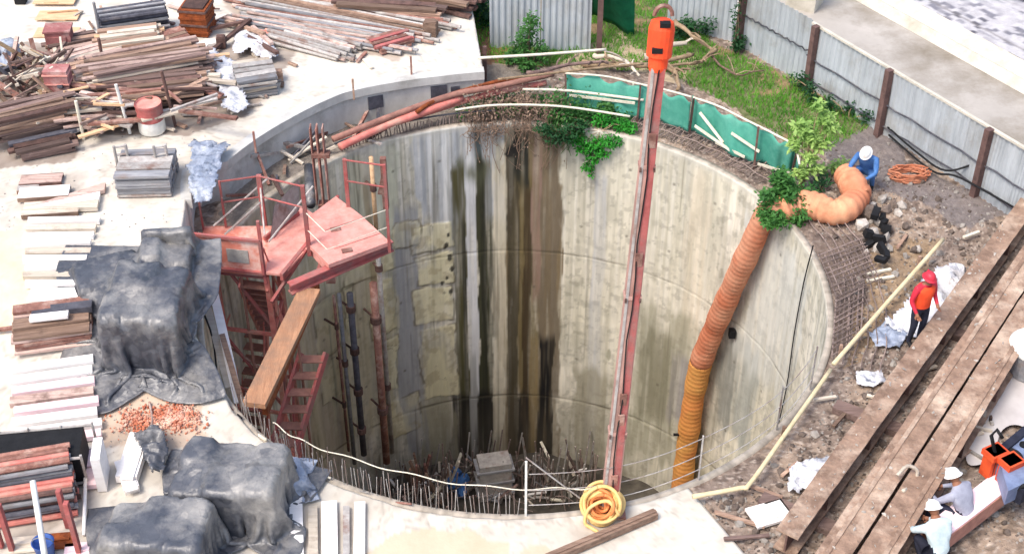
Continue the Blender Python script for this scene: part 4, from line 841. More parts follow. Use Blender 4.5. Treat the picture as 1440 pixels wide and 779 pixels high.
b3 = boxfrom(on(142, 832), on(290, 840), 1.15, .95); b3b = boxfrom(on(142, 800), on(220, 800), .6, 1.02)
tarp('tarpaulin', (b3[0], b3[1] + .1, 0), (2.8, 2.5), .05, piles(b3, 3, 2, .78), 90, 'tarp_black', 'grey-black tarpaulin lowest in the photo, touching the dark pipe rack', seed=12, slack=1.07)
# what the tarpaulins cover shows only as a dark stack behind the folds
for b in (b1, b2, b3):
    mb = MB(); mb.box((b[0], b[1], b[5] + (b[6] - b[5]) * .35), (2 * b[3] - .2, 2 * b[4] - .2, (b[6] - b[5]) * .66), rz=b[2]); solo(mb, 'covered_stack', 'wood_dark', 'dark stack of material hidden beneath a grey-black tarpaulin', 'stack', 'stacks under the tarpaulins')
def crumple(name, poly, h, m, label, seed, res=46, yard=False, smooth_=False, lift=0.0):
    P = [on(*p, .05) if yard else at(*p, .08) for p in poly]; cx = sum(p.x for p in P) / len(P); cy = sum(p.y for p in P) / len(P); rr = max((p.to_2d() - Vector((cx, cy))).length for p in P) * 1.1
    g = np.linspace(-rr, rr, res); X, Y = np.meshgrid(g + cx, g + cy, indexing='ij'); ww = .09 * rr; wx_ = X + ww * 2 * (fbm(X * 3, Y * 3, seed, 3) - .5); wy_ = Y + ww * 2 * (fbm(X * 3, Y * 3, seed + 1, 3) - .5)
    r1 = np.abs(fbm(X * 2.6, Y * 2.6, seed + 2, 3) - .5) * 2; r2 = np.abs(fbm(X * 7, Y * 7, seed + 3, 3) - .5) * 2; zb = DECK * smooth(16.6, 20.5, Y) + .07 if yard else gz(X, Y) + .015
    dome = np.clip(1 - np.hypot(X - cx, Y - cy) / rr, 0, 1)
    Z = np.maximum(zb + .02 + lift * dome + h * (.8 * (1 - r1) + .3 * (1 - r2) - .5), zb); ins = inpoly(wx_, wy_, P); keep = ins[:-1, :-1] & ins[1:, 1:] 
    o = gridmesh(name, np.stack([X, Y, Z], -1).reshape(-1, 3), res, res, m, keep=keep, smooth_=True); md = o.modifiers.new('thickness', 'SOLIDIFY'); md.thickness = .006; return tag(o, label, 'plastic sheet')
crumple('plastic_sheet', [(266, 208), (296, 202), (326, 212), (318, 236), (312, 262), (296, 286), (272, 292), (262, 262)], .26, 'tarp_blue', 'crumpled blue-grey plastic sheet at the end of the retaining wall', 751, 60, True, lift=.18)
crumple('plastic_sheet', [(270, 82), (300, 74), (330, 96), (340, 130), (352, 158), (330, 168), (312, 158), (304, 132), (284, 112)], .24, 'tarp_white', 'white crumpled plastic sheeting heaped at the end of the brown plank stacks', 761, 64, True, lift=.2)
crumple('plastic_sheet', [(322, 52), (348, 46), (384, 62), (396, 84), (372, 92), (352, 78), (330, 84)], .18, 'tarp_white', 'white plastic sheeting bunched behind the grey sheet stack', 771, 50, True, lift=.12)
crumple('plastic_sheet', [(190, 612), (226, 604), (240, 640), (236, 672), (212, 676), (200, 650)], .3, 'tarp_black', 'small black plastic sheet bunched at the corner of the square tarpaulin', 781, 46, True, lift=.2)
b5 = boxfrom(on(10, 90), on(30, 85), .4, .4)
tarp('tarpaulin', (b5[0], b5[1], 0), (.9, .9), .4, [b5], 26, 'tarp_blue', 'small pale blue sheet on the tangled scrap heap', slack=1.15, seed=23)
p = on(412, 682); tarp('plastic_sheet', (p.x, p.y, 0), (.75, 1.1), .1, [(p.x, p.y, .4, .2, .3, 0, p.z + .3)], 28, 'tarp_blue', 'pale blue-grey sheet hanging off the square tarpaulin onto white boards', 'plastic sheet', slack=1.12, seed=37)

def stack(p0, p1, nrow, nlay, w, th, mats, label, group, name='plank', cat='plank', gap=.03, dl=.18, jit=.04, lay0=0, base=None, yaw_j=.01, zoff=.03):
    """loose planks running p0-p1, rows going back from the near edge"""
    d0 = p1 - p0; d0.z = 0; L = d0.length; d0.normalize(); nb = Vector((-d0.y, d0.x, 0))
    for k in range(nlay):
        for i in range(nrow):
            if nrow > 2 and q() < .04 and k == nlay - 1: continue
            ww = w * u(.85, 1.1); l = L * (1 + u(-dl, dl)); yaw = u(-yaw_j, yaw_j) * 2.2
            c = (p0 + p1) / 2 + d0 * u(-dl, dl) * L * .3 + nb * ((i + .5) * (w + gap) + u(-jit, jit)); c.z = deckz(c.x, c.y) + zoff + (k + lay0) * (th + .006) + th / 2 + u(0, .004)
            e = Matrix.Rotation(math.atan2(d0.y, d0.x) + yaw, 4, 'Z') @ Matrix.Rotation(u(-.02, .02), 4, 'X')
            mb = MB(); mb.box((0, 0, 0), (l, ww, th * u(.85, 1.0))); 
            o = mb.build(name, rnd.choice(mats), origin=(0, 0, 0)); o.matrix_world = Matrix.Translation(c) @ e; tag(o, label, cat, group)
def tubes(p0, p1, nrow, nlay, r, mats, label, group, name='pipe', cat='pipe', dl=.1, yaw_j=.012, pyramid=False):
    d0 = p1 - p0; d0.z = 0; L = d0.length; d0.normalize(); nb = Vector((-d0.y, d0.x, 0))
    for k in range(nlay):
        for i in range(nrow):
            l = L * (1 + u(-dl, dl)); c = (p0 + p1) / 2 + d0 * u(-dl, dl) * L * .4 + nb * ((i + .5 + .5 * (k % 2)) * r * 2.15); c.z = deckz(c.x, c.y) + .03 + r + k * r * 1.8
            dd = (Matrix.Rotation(u(-yaw_j, yaw_j), 3, 'Z') @ d0) * l / 2; mb = MB(); mb.tube([c - dd, c + dd], r * u(.8, 1.1), 8)
            solo(mb, name, rnd.choice(mats), label, cat, group, smooth_=False)
def frame(p, w, h, n, m, label, yaw=0, d=.05, parts='frame_tube', cat='scaffold frame', name='scaffold_frame'):
    t = thing(name, label, cat, p); ex = Vector((math.cos(yaw), math.sin(yaw), 0)); z = Vector((0, 0, 1))
    for s in (-.5, .5): mb = MB(); mb.tube([p + ex * w * s, p + ex * w * s + z * h], d / 2, 8); mb.build('upright', m, t)
    for k in range(n): mb = MB(); f = (k + 1) / n * .96; mb.tube([p - ex * w / 2 + z * h * f, p + ex * w / 2 + z * h * f], d * .4, 8); mb.build('rung', m, t)
    return t
BRN = ['wood_brown', 'wood_dark', 'wood_pink', 'wood_brown']; DRK = ['wood_dark', 'wood_dark', 'wood_brown', 'rust_dark']; PNK = ['wood_pink', 'wood_pink', 'wood_pale', 'wood_brown']
# brown plank stacks
stack(on(148, 172), on(290, 155), 6, 9, .13, .05, DRK, 'dark brown plank in the low stack behind the red and white drum', 'planks behind the drum', yaw_j=.03, dl=.12)
stack(on(130, 148), on(296, 120), 6, 14, .12, .045, BRN + PNK, 'mixed brown and pinkish plank in the high stack beside the white plastic heap', 'planks in the high mixed stack', yaw_j=.05, dl=.16, lay0=0)
stack(on(96, 128), on(180, 108), 6, 8, .13, .05, PNK, 'pinkish grey plank in the stack between scrap heap and high mixed stack', 'pinkish planks by the scrap heap', yaw_j=.05)
stack(on(148, 96), on(232, 84), 5, 9, .14, .05, ['wood_ply', 'wood_ply', 'wood_brown', 'wood_pale'], 'light tan plank in the stack right behind the high mixed stack', 'tan planks behind the mixed stack', yaw_j=.03)
stack(on(76, 92), on(152, 78), 4, 6, .14, .05, ['wood_dark', 'wood_brown', 'wood_pink'], 'grey-brown plank in the stack behind the scrap heap', 'grey-brown planks behind the scrap heap', yaw_j=.04)
stack(on(228, 84), on(270, 72), 4, 6, .13, .05, ['rust', 'wood_brown', 'rust'], 'reddish plank in the short stack by the rusty crate', 'reddish planks by the rusty crate', yaw_j=.04)
stack(on(-6, 222), on(112, 194), 5, 8, .12, .055, DRK + ['wood_brown'], 'dark brown plank in the tilted looking stack near the frame edge beside pale panels', 'dark planks near the pale panels', yaw_j=.03, lay0=4)
stack(on(28, 232), on(110, 214), 4, 4, .16, .06, ['steel_dark', 'wood_dark', 'rust_dark'], 'blackish beam in the bottom layers below the dark planks near the pale panels', 'bottom beams below the dark planks', 'timber', 'timber', yaw_j=.03)
for x, y, h, m, lab in ((183, 188, 1.15, 'white_paint', 'white upright post in front of the dark brown plank stack'), (247, 178, 1.3, 'rust_dark', 'dark brown upright post beside the red and white drum'), (150, 112, 1.0, 'rust_dark', 'rusty upright post at the end of the tan planks'), (144, 66, 1.1, 'steel_grey', 'thin grey upright at one end of the dark tube rack'), (234, 40, .6, 'steel_pale', 'pale short upright at the end of the dark tube rack'), (118, 196, .9, 'rope_white', 'cream upright stake at the end of the dark planks near the pale panels')):
    p = on(x, y, .02); mb = MB(); mb.tube([p, p + Vector((-.1 if x in (183, 247) else 0, 0, h))], .035, 8); solo(mb, 'upright_post', m, lab, 'post')
tubes(on(146, 66), on(240, 52), 6, 7, .05, ['steel_dark', 'steel_dark', 'steel_grey'], 'dark grey steel tube in the rack in front of the bare white slab', 'dark tubes in the rack', dl=.04)
# rusty crate
p = on(277, 52, .03); t = thing('rusty_crate', 'rust orange steel crate standing behind the reddish planks', 'crate', p); mb = MB(); mb.box(p + Vector((0, .3, .33)), (.62, .6, .66), rz=-.15); mb.build('body', 'rust_orange', t)
for k in range(4): mb = MB(); mb.box(p + Vector((0, .3, .1 + .17 * k)), (.66, .64, .05), rz=-.15); mb.build('rib', 'rust_dark' if k % 2 else 'rust_orange', t)
mb = MB(); mb.box(p + Vector((.0, .3, .68)), (.5, .48, .03), rz=-.15); mb.build('lid', 'rust_dark', t)
# drum
p = on(215, 184, .02); t = thing('drum', 'dented drum painted red above and white below in front of the plank stacks', 'drum', p)
mb = MB(); mb.lathe([(0, .01), (.26, .01), (.275, .04), (.27, .3)], p, 22); mb.build('lower_band', 'white_paint', t, smooth_=True)
mb = MB(); mb.lathe([(.27, .3), (.28, .32), (.27, .34), (.272, .62), (.285, .65), (.27, .68)], p, 22); mb.build('upper_band', 'red_paint', t, smooth_=True)
mb = MB(); mb.lathe([(.265, .67), (.255, .62), (0, .6)], p, 22); mb.build('lid', 'pink_plate', t)
# plywood sheets on the slab
for k, (x, y) in enumerate(((80, 46), (82, 22), (78, 0))):
    p = on(x, y, .03 + .025 * k); mb = MB(); mb.box(p, (.98, .46, .02), rz=u(-.03, .03)); solo(mb, 'plywood_sheet', 'wood_ply', 'tan plywood sheet lying flat on the bare white slab', 'plywood', 'plywood sheets on the slab')
for k in range(4): p = on(82 + u(-12, 18), 4 + 12 * k, .1); mb = MB(); mb.box(p, (u(.3, .7), .04, .03), rz=u(-.2, .2)); solo(mb, 'batten', 'wood_ply', 'small tan batten lying on the plywood sheets', 'batten', 'battens on the plywood')
p = on(30, 4, .02); mb = MB(); mb.box(p + Vector((0, 0, .1)), (.25, .2, .2)); solo(mb, 'black_box', 'black', 'small black box on the bare white slab near the plywood', 'box')
# tangled scrap heap
hc = on(55, 128)
for k in range(120):
    a = u(0, 6.28); r_ = math.sqrt(q()); x = hc.x + math.cos(a) * r_ * .95; y = hc.y + math.sin(a) * r_ * 1.1; h = (1 - r_ * .75) * .95 * q(); zb = deckz(x, y)
    d = Vector((u(-1, 1), u(-1, 1), u(-.55, .55))).normalized(); L = u(.35, 1.25) / 2; c = Vector((x, y, zb + .08 + h)); lo = c.z - L * abs(d.z); c.z += max(0, zb + .03 - lo)
    mb = MB(); w_ = u(.03, .11); mb.bar(c - d * L, c + d * L, w_, w_ * u(.4, 1)); solo(mb, 'scrap_timber', rnd.choice(['wood_brown', 'wood_dark', 'wood_dark', 'rust_dark', 'wood_pink', 'wood_pale', 'steel_dark', 'rust', 'rope_white', 'bark']), 'odd length of scrap timber in the tangled heap by the frame edge', 'scrap timber', 'scrap timbers in the tangled heap')
p = on(86, 152, .04); t = thing('red_panel_box', 'faded red ribbed steel form standing against the tangled scrap heap', 'formwork', p); mb = MB(); mb.box(p + Vector((0, .2, .42)), (.5, .35, .84)); mb.build('body', 'dull_red', t)
for k in range(4): mb = MB(); mb.box(p + Vector((0, .2, .12 + .21 * k)), (.54, .39, .03)); mb.build('rib', 'pink_plate', t)
p = on(88, 72, .04); mb = MB(); mb.box(p + Vector((0, 0, .3)), (.55, .4, .5), rz=.1); mb.box(p + Vector((0, 0, .57)), (.6, .45, .04), rz=.1); mb.box(p + Vector((0, -.21, .3)), (.4, .03, .3), rz=.1); solo(mb, 'red_box', 'dull_red', 'red steel box behind the tangled scrap heap', 'box')
# pale panels and grey sheet rack
for (x, y, w_, d_, k) in ((62, 270, .95, .36, 0), (72, 292, 1.05, .42, 1), (58, 252, .8, .3, 2), (40, 262, .4, .3, 3)):
    p = on(x, y, .12 - .02 * k); t = thing('formwork_shutter', ('pale cream formwork panel lying below the dark planks', 'widest pale formwork panel, nearest to the white walkway boards', 'narrow pinkish formwork panel just under the dark planks', 'small broken grey panel beside the pale formwork panels')[k], 'formwork panel', p)
    mb = MB(); mb.box(p, (w_, d_, .03), rz=.12); mb.build('face_board', ('board_white', 'wood_pale', 'wood_pink', 'steel_pale')[k], t)
    for s in (-1, 1): mb = MB(); mb.box(p + Vector((-math.sin(.12) * s * d_ / 2, math.cos(.12) * s * d_ / 2, -.03)), (w_, .05, .08), rz=.12); mb.build('edge_batten', ('wood_brown', 'wood_brown', 'rust_dark', 'wood_brown')[k], t)
stack(on(166, 280), on(242, 278), 4, 8, .22, .055, ['steel_grey', 'steel_pale', 'steel_grey'], 'grey sheet in the squat stack between two ladder uprights', 'grey sheets between the uprights', 'grey_sheet', 'sheet', dl=.02)
for x, yaw in ((177, .3), (232, .3)): frame(on(x, 250, .02), .22, .75, 4, 'steel_pale', ('ladder-like grey upright at the end of the squat sheet stack nearer the dark planks', 'ladder-like grey upright at the end of the squat sheet stack nearer the blue sheet')[x > 200], yaw, .06, name='ladder_frame', cat='frame')
stack(on(338, 142), on(392, 134), 5, 9, .17, .04, ['steel_grey', 'steel_pale', 'steel_grey', 'wood_pale'], 'grey steel sheet in the stack beside the white plastic heap', 'grey sheets by the plastic heap', 'grey_sheet', 'sheet', dl=.06, yaw_j=.03)
# long pipes fanned across the slab
for (a, b, n, l, mats, lab, g) in (((350, 92), (556, 92), 9, 2, ['steel_pale', 'wood_pink', 'steel_pale'], 'long pale grey-brown pipe in the near bundle above the curved wall', 'near bundle of long pipes'), ((318, 40), (560, 82), 10, 2, ['steel_pale', 'steel_grey', 'wood_pink', 'rust'], 'long pipe in the broad middle bundle fanned across the slab', 'middle bundle of long pipes'), ((330, 10), (600, 62), 10, 2, ['steel_pale', 'rust', 'wood_brown', 'steel_pale'], 'long rusty pipe in the back bundle behind the red rack', 'back bundle of long pipes')):
    pa, pb = on(*a), on(*b); 
    if a == (350, 92): pa, pb = on(372, 62), on(478, 92)
    tubes(pa, pb, n, l, .045, mats, lab, g, dl=.14, yaw_j=.035)
tubes(on(366, 52), on(452, 82), 3, 1, .055, ['pipe_red', 'rust'], 'thick reddish pipe on the near side of the pipe bundles', 'thick reddish pipes', dl=.05)
stack(on(470, 22), on(610, 36), 6, 4, .16, .07, ['rust_dark', 'rust', 'wood_brown', 'wood_dark'], 'rusty brown timber in the pile at the top edge of the yard', 'rusty timbers at the yard edge', 'timber', 'timber', yaw_j=.08)
stack(on(540, 8), on(655, 26), 5, 5, .17, .07, ['rust_dark', 'wood_brown', 'rust'], 'dark rusty timber in the highest pile near the green shrub', 'timbers in the pile near the shrub', 'timber', 'timber', yaw_j=.06)
stack(on(532, 80), on(582, 66), 4, 3, .12, .06, ['red_paint', 'rust', 'red_paint'], 'short red bar in the small stack on the white slab', 'short red bars', 'red_bar', 'bar', yaw_j=.03)
for x, y, w_, d_, h, m, lab in ((606, 50, .3, .25, .35, 'wood_brown', 'small brown crate at the corner of the rusty timbers'), (390, 112, .25, .2, .2, 'wood_brown', 'small brown block beside the grey sheet stack'), (300, 62, .5, .2, .06, 'board_white', 'white board lying by the rusty crate'), (312, 66, .2, .2, .25, 'rust_dark', 'small dark steel stand by the rusty crate'), (275, 66, .55, .3, .05, 'board_white', 'short white board in front of the rusty crate')):
    p = on(x, y, .02); mb = MB(); mb.box(p + Vector((0, 0, h / 2)), (w_, d_, h), rz=u(-.3, .3)); mb.box(p + Vector((0, 0, h + .012)), (w_ * .8, d_ * .8, .02), rz=.1); solo(mb, 'crate' if 'crate' in lab else 'block', m, lab, 'crate' if 'crate' in lab else 'block')
for k, (x0, y0, x1, y1, m) in enumerate(((282, 44, 348, 30, 'rust_dark'), (300, 70, 352, 28, 'rust_dark'), (318, 30, 372, 48, 'wood_brown'), (345, 50, 390, 75, 'rust_dark'), (355, 38, 382, 62, 'wood_pink'))):
    mb = MB(); mb.bar(on(x0, y0, .12), on(x1, y1, .25), .09, .07); solo(mb, 'steel_angle', m, 'dark rusty angle bar jumbled between the rusty crate and the pipe bundles', 'bar', 'jumbled angle bars')
for k in range(150):
    x, y = u(96, 296), u(74, 172); x = x if not (180 < x < 250 and y > 120) else x - 85; p = on(x, y, .05); h = .62 * max(0, 1 - abs(y - 128) / 75) * u(.55, 1.05); a = rnd.gauss(.1, .42); L = u(.5, 1.7) / 2; d = Vector((math.cos(a), math.sin(a), u(-.1, .1))); c = on(x, y + 30 * h, h + .06); mb = MB(); w_ = u(.04, .13); mb.bar(c - d * L, c + d * L, w_, u(.025, .06)); solo(mb, 'loose_timber', rnd.choice(['wood_brown', 'wood_pink', 'wood_pink', 'wood_pale', 'wood_dark', 'rust', 'rust_dark', 'wood_ply', 'steel_pale']), 'loose timber thrown across the tops of the brown plank stacks', 'timber', 'loose timbers on the plank stacks')
for k in range(150):
    x, y = u(100, 600), u(6, 190)
    if x > 400 and y > 95: continue
    if y > 190 - .35 * max(0, x - 240): continue
    p = on(x, y, .03 if x > 300 else .05); L = u(.15, .6); mb = MB(); a = u(0, 3.1); mb.box((0, 0, 0), (L, u(.03, .09), u(.02, .05))); o = mb.build('offcut', rnd.choice(['wood_brown', 'wood_pale', 'wood_pink', 'wood_dark', 'steel_pale', 'rust']), origin=(0, 0, 0)); o.location = p + Vector((0, 0, .02)); o.rotation_euler = (0, 0, a); tag(o, 'timber offcut scattered loose among the stacks of the yard', 'offcut', 'timber offcuts in the yard')
# white walkway boards
def walkway(pts, n, w0, mats, label, group, th=.09, name='walkway_board'):
    """boards laid side by side between two side lines"""
    (a0, a1), (b0, b1) = pts
    for k in range(n):
        f0, f1 = k / n + u(0, .012), (k + 1) / n - .035
        A, B, Cc, D = a0.lerp(b0, f0), a1.lerp(b1, f0), a1.lerp(b1, f1), a0.lerp(b0, f1); zz = u(.0, .025); ex = (B - A).normalized() * u(-.06, .06)
        P = [p + Vector((0, 0, th + zz)) + ex for p in (A, B, Cc, D)]; mb = MB(); mb.prism(P, th)
        solo(mb, name, mats[k % len(mats)], label, 'board', group)
walkway(((on(36, 408, .02), on(118, 408, .02)), (on(40, 308, .02), on(142, 306, .02))), 9, .2, ['board_white', 'wood_pale', 'board_white'], 'whitish walkway board on the slab beside the largest tarpaulin', 'white walkway boards')
walkway(((on(34, 302, .02), on(140, 298, .02)), (on(40, 296, .02), on(146, 262, .02))), 3, .2, ['wood_pale', 'board_white', 'wood_pink'], 'pale board between the formwork shutters and the walkway boards', 'pale boards below the shutters')
walkway(((on(44, 430, .02), on(118, 430, .02)), (on(50, 412, .02), on(110, 410, .02))), 1, .2, ['board_white'], 'single whitish board between the walkway boards and the weathered stack', None)
walkway(((on(16, 636, .02), on(140, 620, .02)), (on(22, 516, .02), on(134, 500, .02))), 8, .2, ['board_pink', 'board_white', 'board_white', 'board_pink', 'wood_pink'], 'pinkish white board laid on the slab above the black cage', 'pinkish white boards')
walkway(((on(118, 690, .02), on(142, 688, .02)), (on(118, 640, .02), on(142, 634, .02))), 2, .2, ['board_pink'], 'small pink board beside the black cage', 'small pink boards')
stack(on(24, 506), on(132, 486), 3, 5, .24, .055, ['wood_pink', 'wood_pink', 'rust', 'wood_brown'], 'weathered pinkish brown board in the stack next to the largest tarpaulin', 'weathered boards next to the tarpaulin', yaw_j=.02, dl=.04)
p0, p1 = on(42, 448, .42), on(96, 442, .42); mb = MB(); mb.bar(p0, p1, .16, .06); solo(mb, 'white_bar', 'board_white', 'white bar on top of the weathered pinkish brown boards', 'bar')
mb = MB(); mb.bar(on(46, 440, .3), on(130, 430, .3), .2, .12); solo(mb, 'dark_beam', 'steel_dark', 'dark beam behind the white bar on the weathered boards', 'beam')
mb = MB(); mb.bar(on(-20, 466, .1), on(26, 460, .1), .06, .06); solo(mb, 'red_bar', 'rust', 'thin rusty bar reaching in from the frame edge to the weathered boards', 'bar')
# black cage with pale frames, pipe rack and white pole
p = on(62, 688, .02); t = thing('storage_cage', 'black storage cage with pale tubular frames in front of the pinkish white boards', 'cage', p); yw = .13
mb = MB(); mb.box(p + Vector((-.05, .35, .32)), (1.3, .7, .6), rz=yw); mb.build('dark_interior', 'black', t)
for s, z in ((0, .08), (0, .62)): 
    for e in (-.02, .72): mb = MB(); mb.tube([p + Vector((-.75, e - .1, z)), p + Vector((.68, e + .1, z))], .025, 8); mb.build('frame_tube', 'steel_pale', t)
for x in (-.75, -.3, .2, .68):
    for e in (-.02, .72): mb = MB(); c = p + Vector((x, e + x * .14, 0)); mb.tube([c, c + Vector((0, 0, .68))], .022, 8); mb.build('frame_tube', 'steel_pale', t)
mb = MB(); c = p + Vector((.9, .2, 0)); mb.box(c + Vector((0, 0, .35)), (.14, .5, .7), rz=yw); mb.build('end_frame', 'board_white', t)
p = on(48, 740, .02)
tubes(on(-30, 752), on(112, 728), 5, 6, .05, ['steel_dark', 'steel_grey', 'rust_dark', 'pipe_red'], 'grey or reddish pipe in the rack in front of the black cage', 'pipes in the rack by the cage', dl=.04)
tubes(on(-30, 722), on(108, 698), 4, 8, .05, ['wood_pink', 'pipe_red', 'steel_grey', 'rust'], 'reddish pipe in the higher rack row touching the black cage', 'pipes in the higher rack row', dl=.04)
for x, y, h, lab in ((112, 778, 1.1, 'red upright at the end of the pipe rack beside the lowest tarpaulin'), (96, 740, .8, 'second red upright a little behind the end of the pipe rack'), (18, 775, 1.0, 'red upright in the middle of the pipe rack'), (2, 768, 1.0, 'red upright of the pipe rack at the edge of the frame')):
    p = on(x, y, .02); mb = MB(); mb.bar(p, p + Vector((0, 0, h)), .09, .07, up=(1, 0, 0)); solo(mb, 'rack_upright', 'red_paint', lab, 'post')
mb = MB(); mb.tube([on(66, 800, .3), on(46, 676, .95)], .045, 8); solo(mb, 'white_pole', 'white_paint', 'white pole leaning across the pipe rack', 'pole', smooth_=True)
mb = MB(); mb.tube([on(118, 752, .05), on(120, 672, .2)], .03, 8); solo(mb, 'white_tube', 'board_white', 'thin white tube lying between the pipe rack and the lowest tarpaulin', 'tube', smooth_=True)
p = on(66, 782, .02); t = thing('bucket', 'blue plastic bucket under the white pole', 'bucket', p); mb = MB(); mb.lathe([(0, .02), (.12, .02), (.16, .32), (.17, .33), (.15, .32), (.11, .05), (0, .05)], p, 18); mb.build('shell', 'blue_plastic', t, smooth_=True)
mb = MB(); mb.tube([p + Vector((.16 * math.cos(s), .0, .31 + .1 * math.sin(s))) for s in np.linspace(0, math.pi, 9)], .008, 5); mb.build('handle', 'steel_grey', t)
for x, y, m, lab in ((84, 760, 'rust_orange', 'rust orange plate lying under the pipe rack'), (36, 765, 'wood_pale', 'pale board lying under the pipe rack'), (112, 774, 'board_pink', 'pink board end by the lowest tarpaulin')):
    p = on(x, y, .05); mb = MB(); mb.box(p, (.45, .3, .04), rz=.12); mb.box(p + Vector((0, 0, .035)), (.3, .06, .03), rz=.12); solo(mb, 'loose_plate' if 'plate' in lab else 'loose_board', m, lab, 'plate' if 'plate' in lab else 'board')
# vertical white boards by the near rim and the leaning pale slabs
for k, (x0, y0, x1, y1, m) in enumerate(((416, 700, 418, 800, 'board_white'), (440, 712, 441, 800, 'wood_pale'), (463, 705, 464, 800, 'board_white'), (487, 712, 487, 800, 'steel_pale'), (506, 706, 505, 800, 'board_white'))):
    mb = MB(); mb.bar(at(x0, y0, .1), at(x1, y1, .1), (.2, .14, .24, .1, .17)[k], .04); solo(mb, 'laid_board', m, ('white board lying on the slab closest to the square tarpaulin', 'cream board second from the square tarpaulin on the near slab', 'broad white board third in the row on the near slab', 'narrow grey board fourth in the row on the near slab', 'white board at the open end of the row on the near slab')[k], 'board')
for k, (x0, y0, x1, y1, z, lab) in enumerate(((198, 612, 178, 674, .12, 'long white concrete kerb piece beside the brick rubble'), (172, 650, 186, 690, .06, 'shorter white concrete kerb piece half under the lowest tarpaulin'))):
    mb = MB(); mb.bar(on(x0, y0, z), on(x1, y1, z), .34 - .1 * k, .14); mb.bar(on(x0, y0, z + .08), on(x1, y1, z + .08), .2, .03); solo(mb, 'concrete_piece', 'board_white', lab, 'concrete piece')
# brick rubble and small litter on the slab: uncountable
mb = MB()
for k in range(1100):
    c = (245, 588) if q() < .62 else (200, 594); x, y = rnd.gauss(c[0], 17), rnd.gauss(c[1], 10); p = on(x, y); mb.rock(p + Vector((0, 0, u(.0, .05))), u(.012, .036), sq=.7)
o = mb.build('brick_rubble', 'brick_red'); tag(o, 'orange-red broken brick rubble on the slab between the tarpaulins', 'rubble', None, 'stuff')
mb = MB()
for k in range(420):
    x, y = (u(0, 330), u(190, 330)) if q() < .4 else ((u(140, 300), u(540, 640)) if q() < .6 else (u(20, 400), u(60, 200)))
    p = on(x, y)
    if float(np.hypot(p.x - CX, p.y - CY)) < 7.3 and p.y > 23: continue
    mb.rock(p + Vector((0, 0, .01)), u(.006, .022), sq=.6)
tag(mb.build('yard_litter', 'stone'), 'small crumbs of stone and litter on the concrete yard', 'litter', None, 'stuff')
mb = MB(); mb.tube(spline([on(210, 565, .05), on(214, 590, .06), on(208, 618, .06), on(206, 640, .05)], 5), .02, 6); solo(mb, 'hose', 'wood_pink', 'thin pale hose curling over the brick rubble', 'hose', smooth_=True)
# ================================================================ FENCES
def sheet_fence(p0, p1, h, label, posts, rails=(.45,), cap=True, panel=2.3, lean=0.0, group=None, seg_gap=0.02):
    d = (p1 - p0); L = d.length; d.normalize(); n = Vector((-d.y, d.x, 0)); n = -n if n.dot(Vector((CX, CY, 0)) - p0) < 0 else n   # n looks at the shaft
    t = thing('metal_fence', label, 'fence', p0.lerp(p1, .5), group); k = max(1, round(L / panel))
    for i in range(k):
        s0, s1 = L * i / k + (seg_gap if i else 0), L * (i + 1) / k; m_ = int((s1 - s0) / .022); dz = u(-.03, .03); vs = []; fs = []
        for j in range(m_ + 1):
            s = s0 + (s1 - s0) * j / m_; o = .022 * max(-.7, min(.7, 1.4 * math.sin(s * 2 * math.pi / .15)))
            for z in (-.05, h * .33, h * .66, h + dz):
                b = p0 + d * s + n * (o + lean * z + .02 * math.sin(s * 1.3 + z * 2)) + Vector((0, 0, z)); vs.append(b)
        for j in range(m_):
            for r_ in range(3): fs.append((j * 4 + r_, j * 4 + 4 + r_, j * 4 + 5 + r_, j * 4 + 1 + r_))
        mb = MB(); mb.add(vs, fs); o = mb.build('sheet_panel', 'fence_sheet', t); md = o.modifiers.new('thickness', 'SOLIDIFY'); md.thickness = .004
    for s in posts:
        b = p0 + d * s + n * .09; mb = MB(); mb.bar(b + Vector((0, 0, -.1)), b + n * lean * h + Vector((0, 0, h + .06)), .15, .13, up=(d.x, d.y, 0)); mb.build('fence_post', 'fence_dark', t)
    for f in rails:
        mb = MB(); mb.tube([p0 + d * (L * i / 24) + n * (.05 + lean * h * f) + Vector((0, 0, h * f - .05 * math.sin(i * 1.3) ** 2)) for i in range(25)], .018, 6); mb.build('fence_rail', 'steel_dark', t)
    if cap: mb = MB(); mb.bar(p0 + n * lean * h + Vector((0, 0, h + .03)), p1 + n * lean * h + Vector((0, 0, h + .03)), .07, .05); mb.build('capping', 'kerb', t)
    return t
fA, fB = F0 - fd * 0.15, F1 + fd * 6.0; LL = (fB - fA).length
s_of = lambda q_: (at(*q_) - fA).dot(fd)
sheet_fence(fA, fB, 1.52, 'long grey corrugated metal fence with dark posts between the shaft site and the lane', [.2, s_of((1247, 184)), s_of((1374, 273)), s_of((1374, 273)) + 2.9, s_of((1374, 273)) + 5.6], rails=(.5, .16))
sheet_fence(at(1036, 62), fA + fn * .02, 1.6, 'shorter grey metal fence stretch meeting the long fence at the pale block', [.15], rails=(.55,), cap=False)
sheet_fence(at(938, 34), at(1030, 58), 1.5, 'grey metal fence piece behind the felled branches', [], rails=(), cap=False)
sheet_fence(at(689, 66), at(830, 72), 1.65, 'bluish grey upright metal sheets behind the leafy shrub', [2.6], rails=(), cap=False, panel=1.0)
sheet_fence(at(640, -14), at(688, 10), 1.5, 'grey metal sheets at the top edge over the rusty timbers', [], rails=(), cap=False)
# pale block at the fence corner
p = at(1118, 24, .0) + fn * .35; t = thing('concrete_block', 'pale cream concrete block at the bend of the metal fence', 'concrete block', p); mb = MB(); mb.box(p + Vector((0, .3, .55)), (.75, .7, 1.1), rz=-.5); mb.build('body', 'kerb', t)
mb = MB(); mb.box(p + Vector((0, .3, 1.13)), (.82, .78, .07), rz=-.5); mb.build('cap', 'kerb', t)
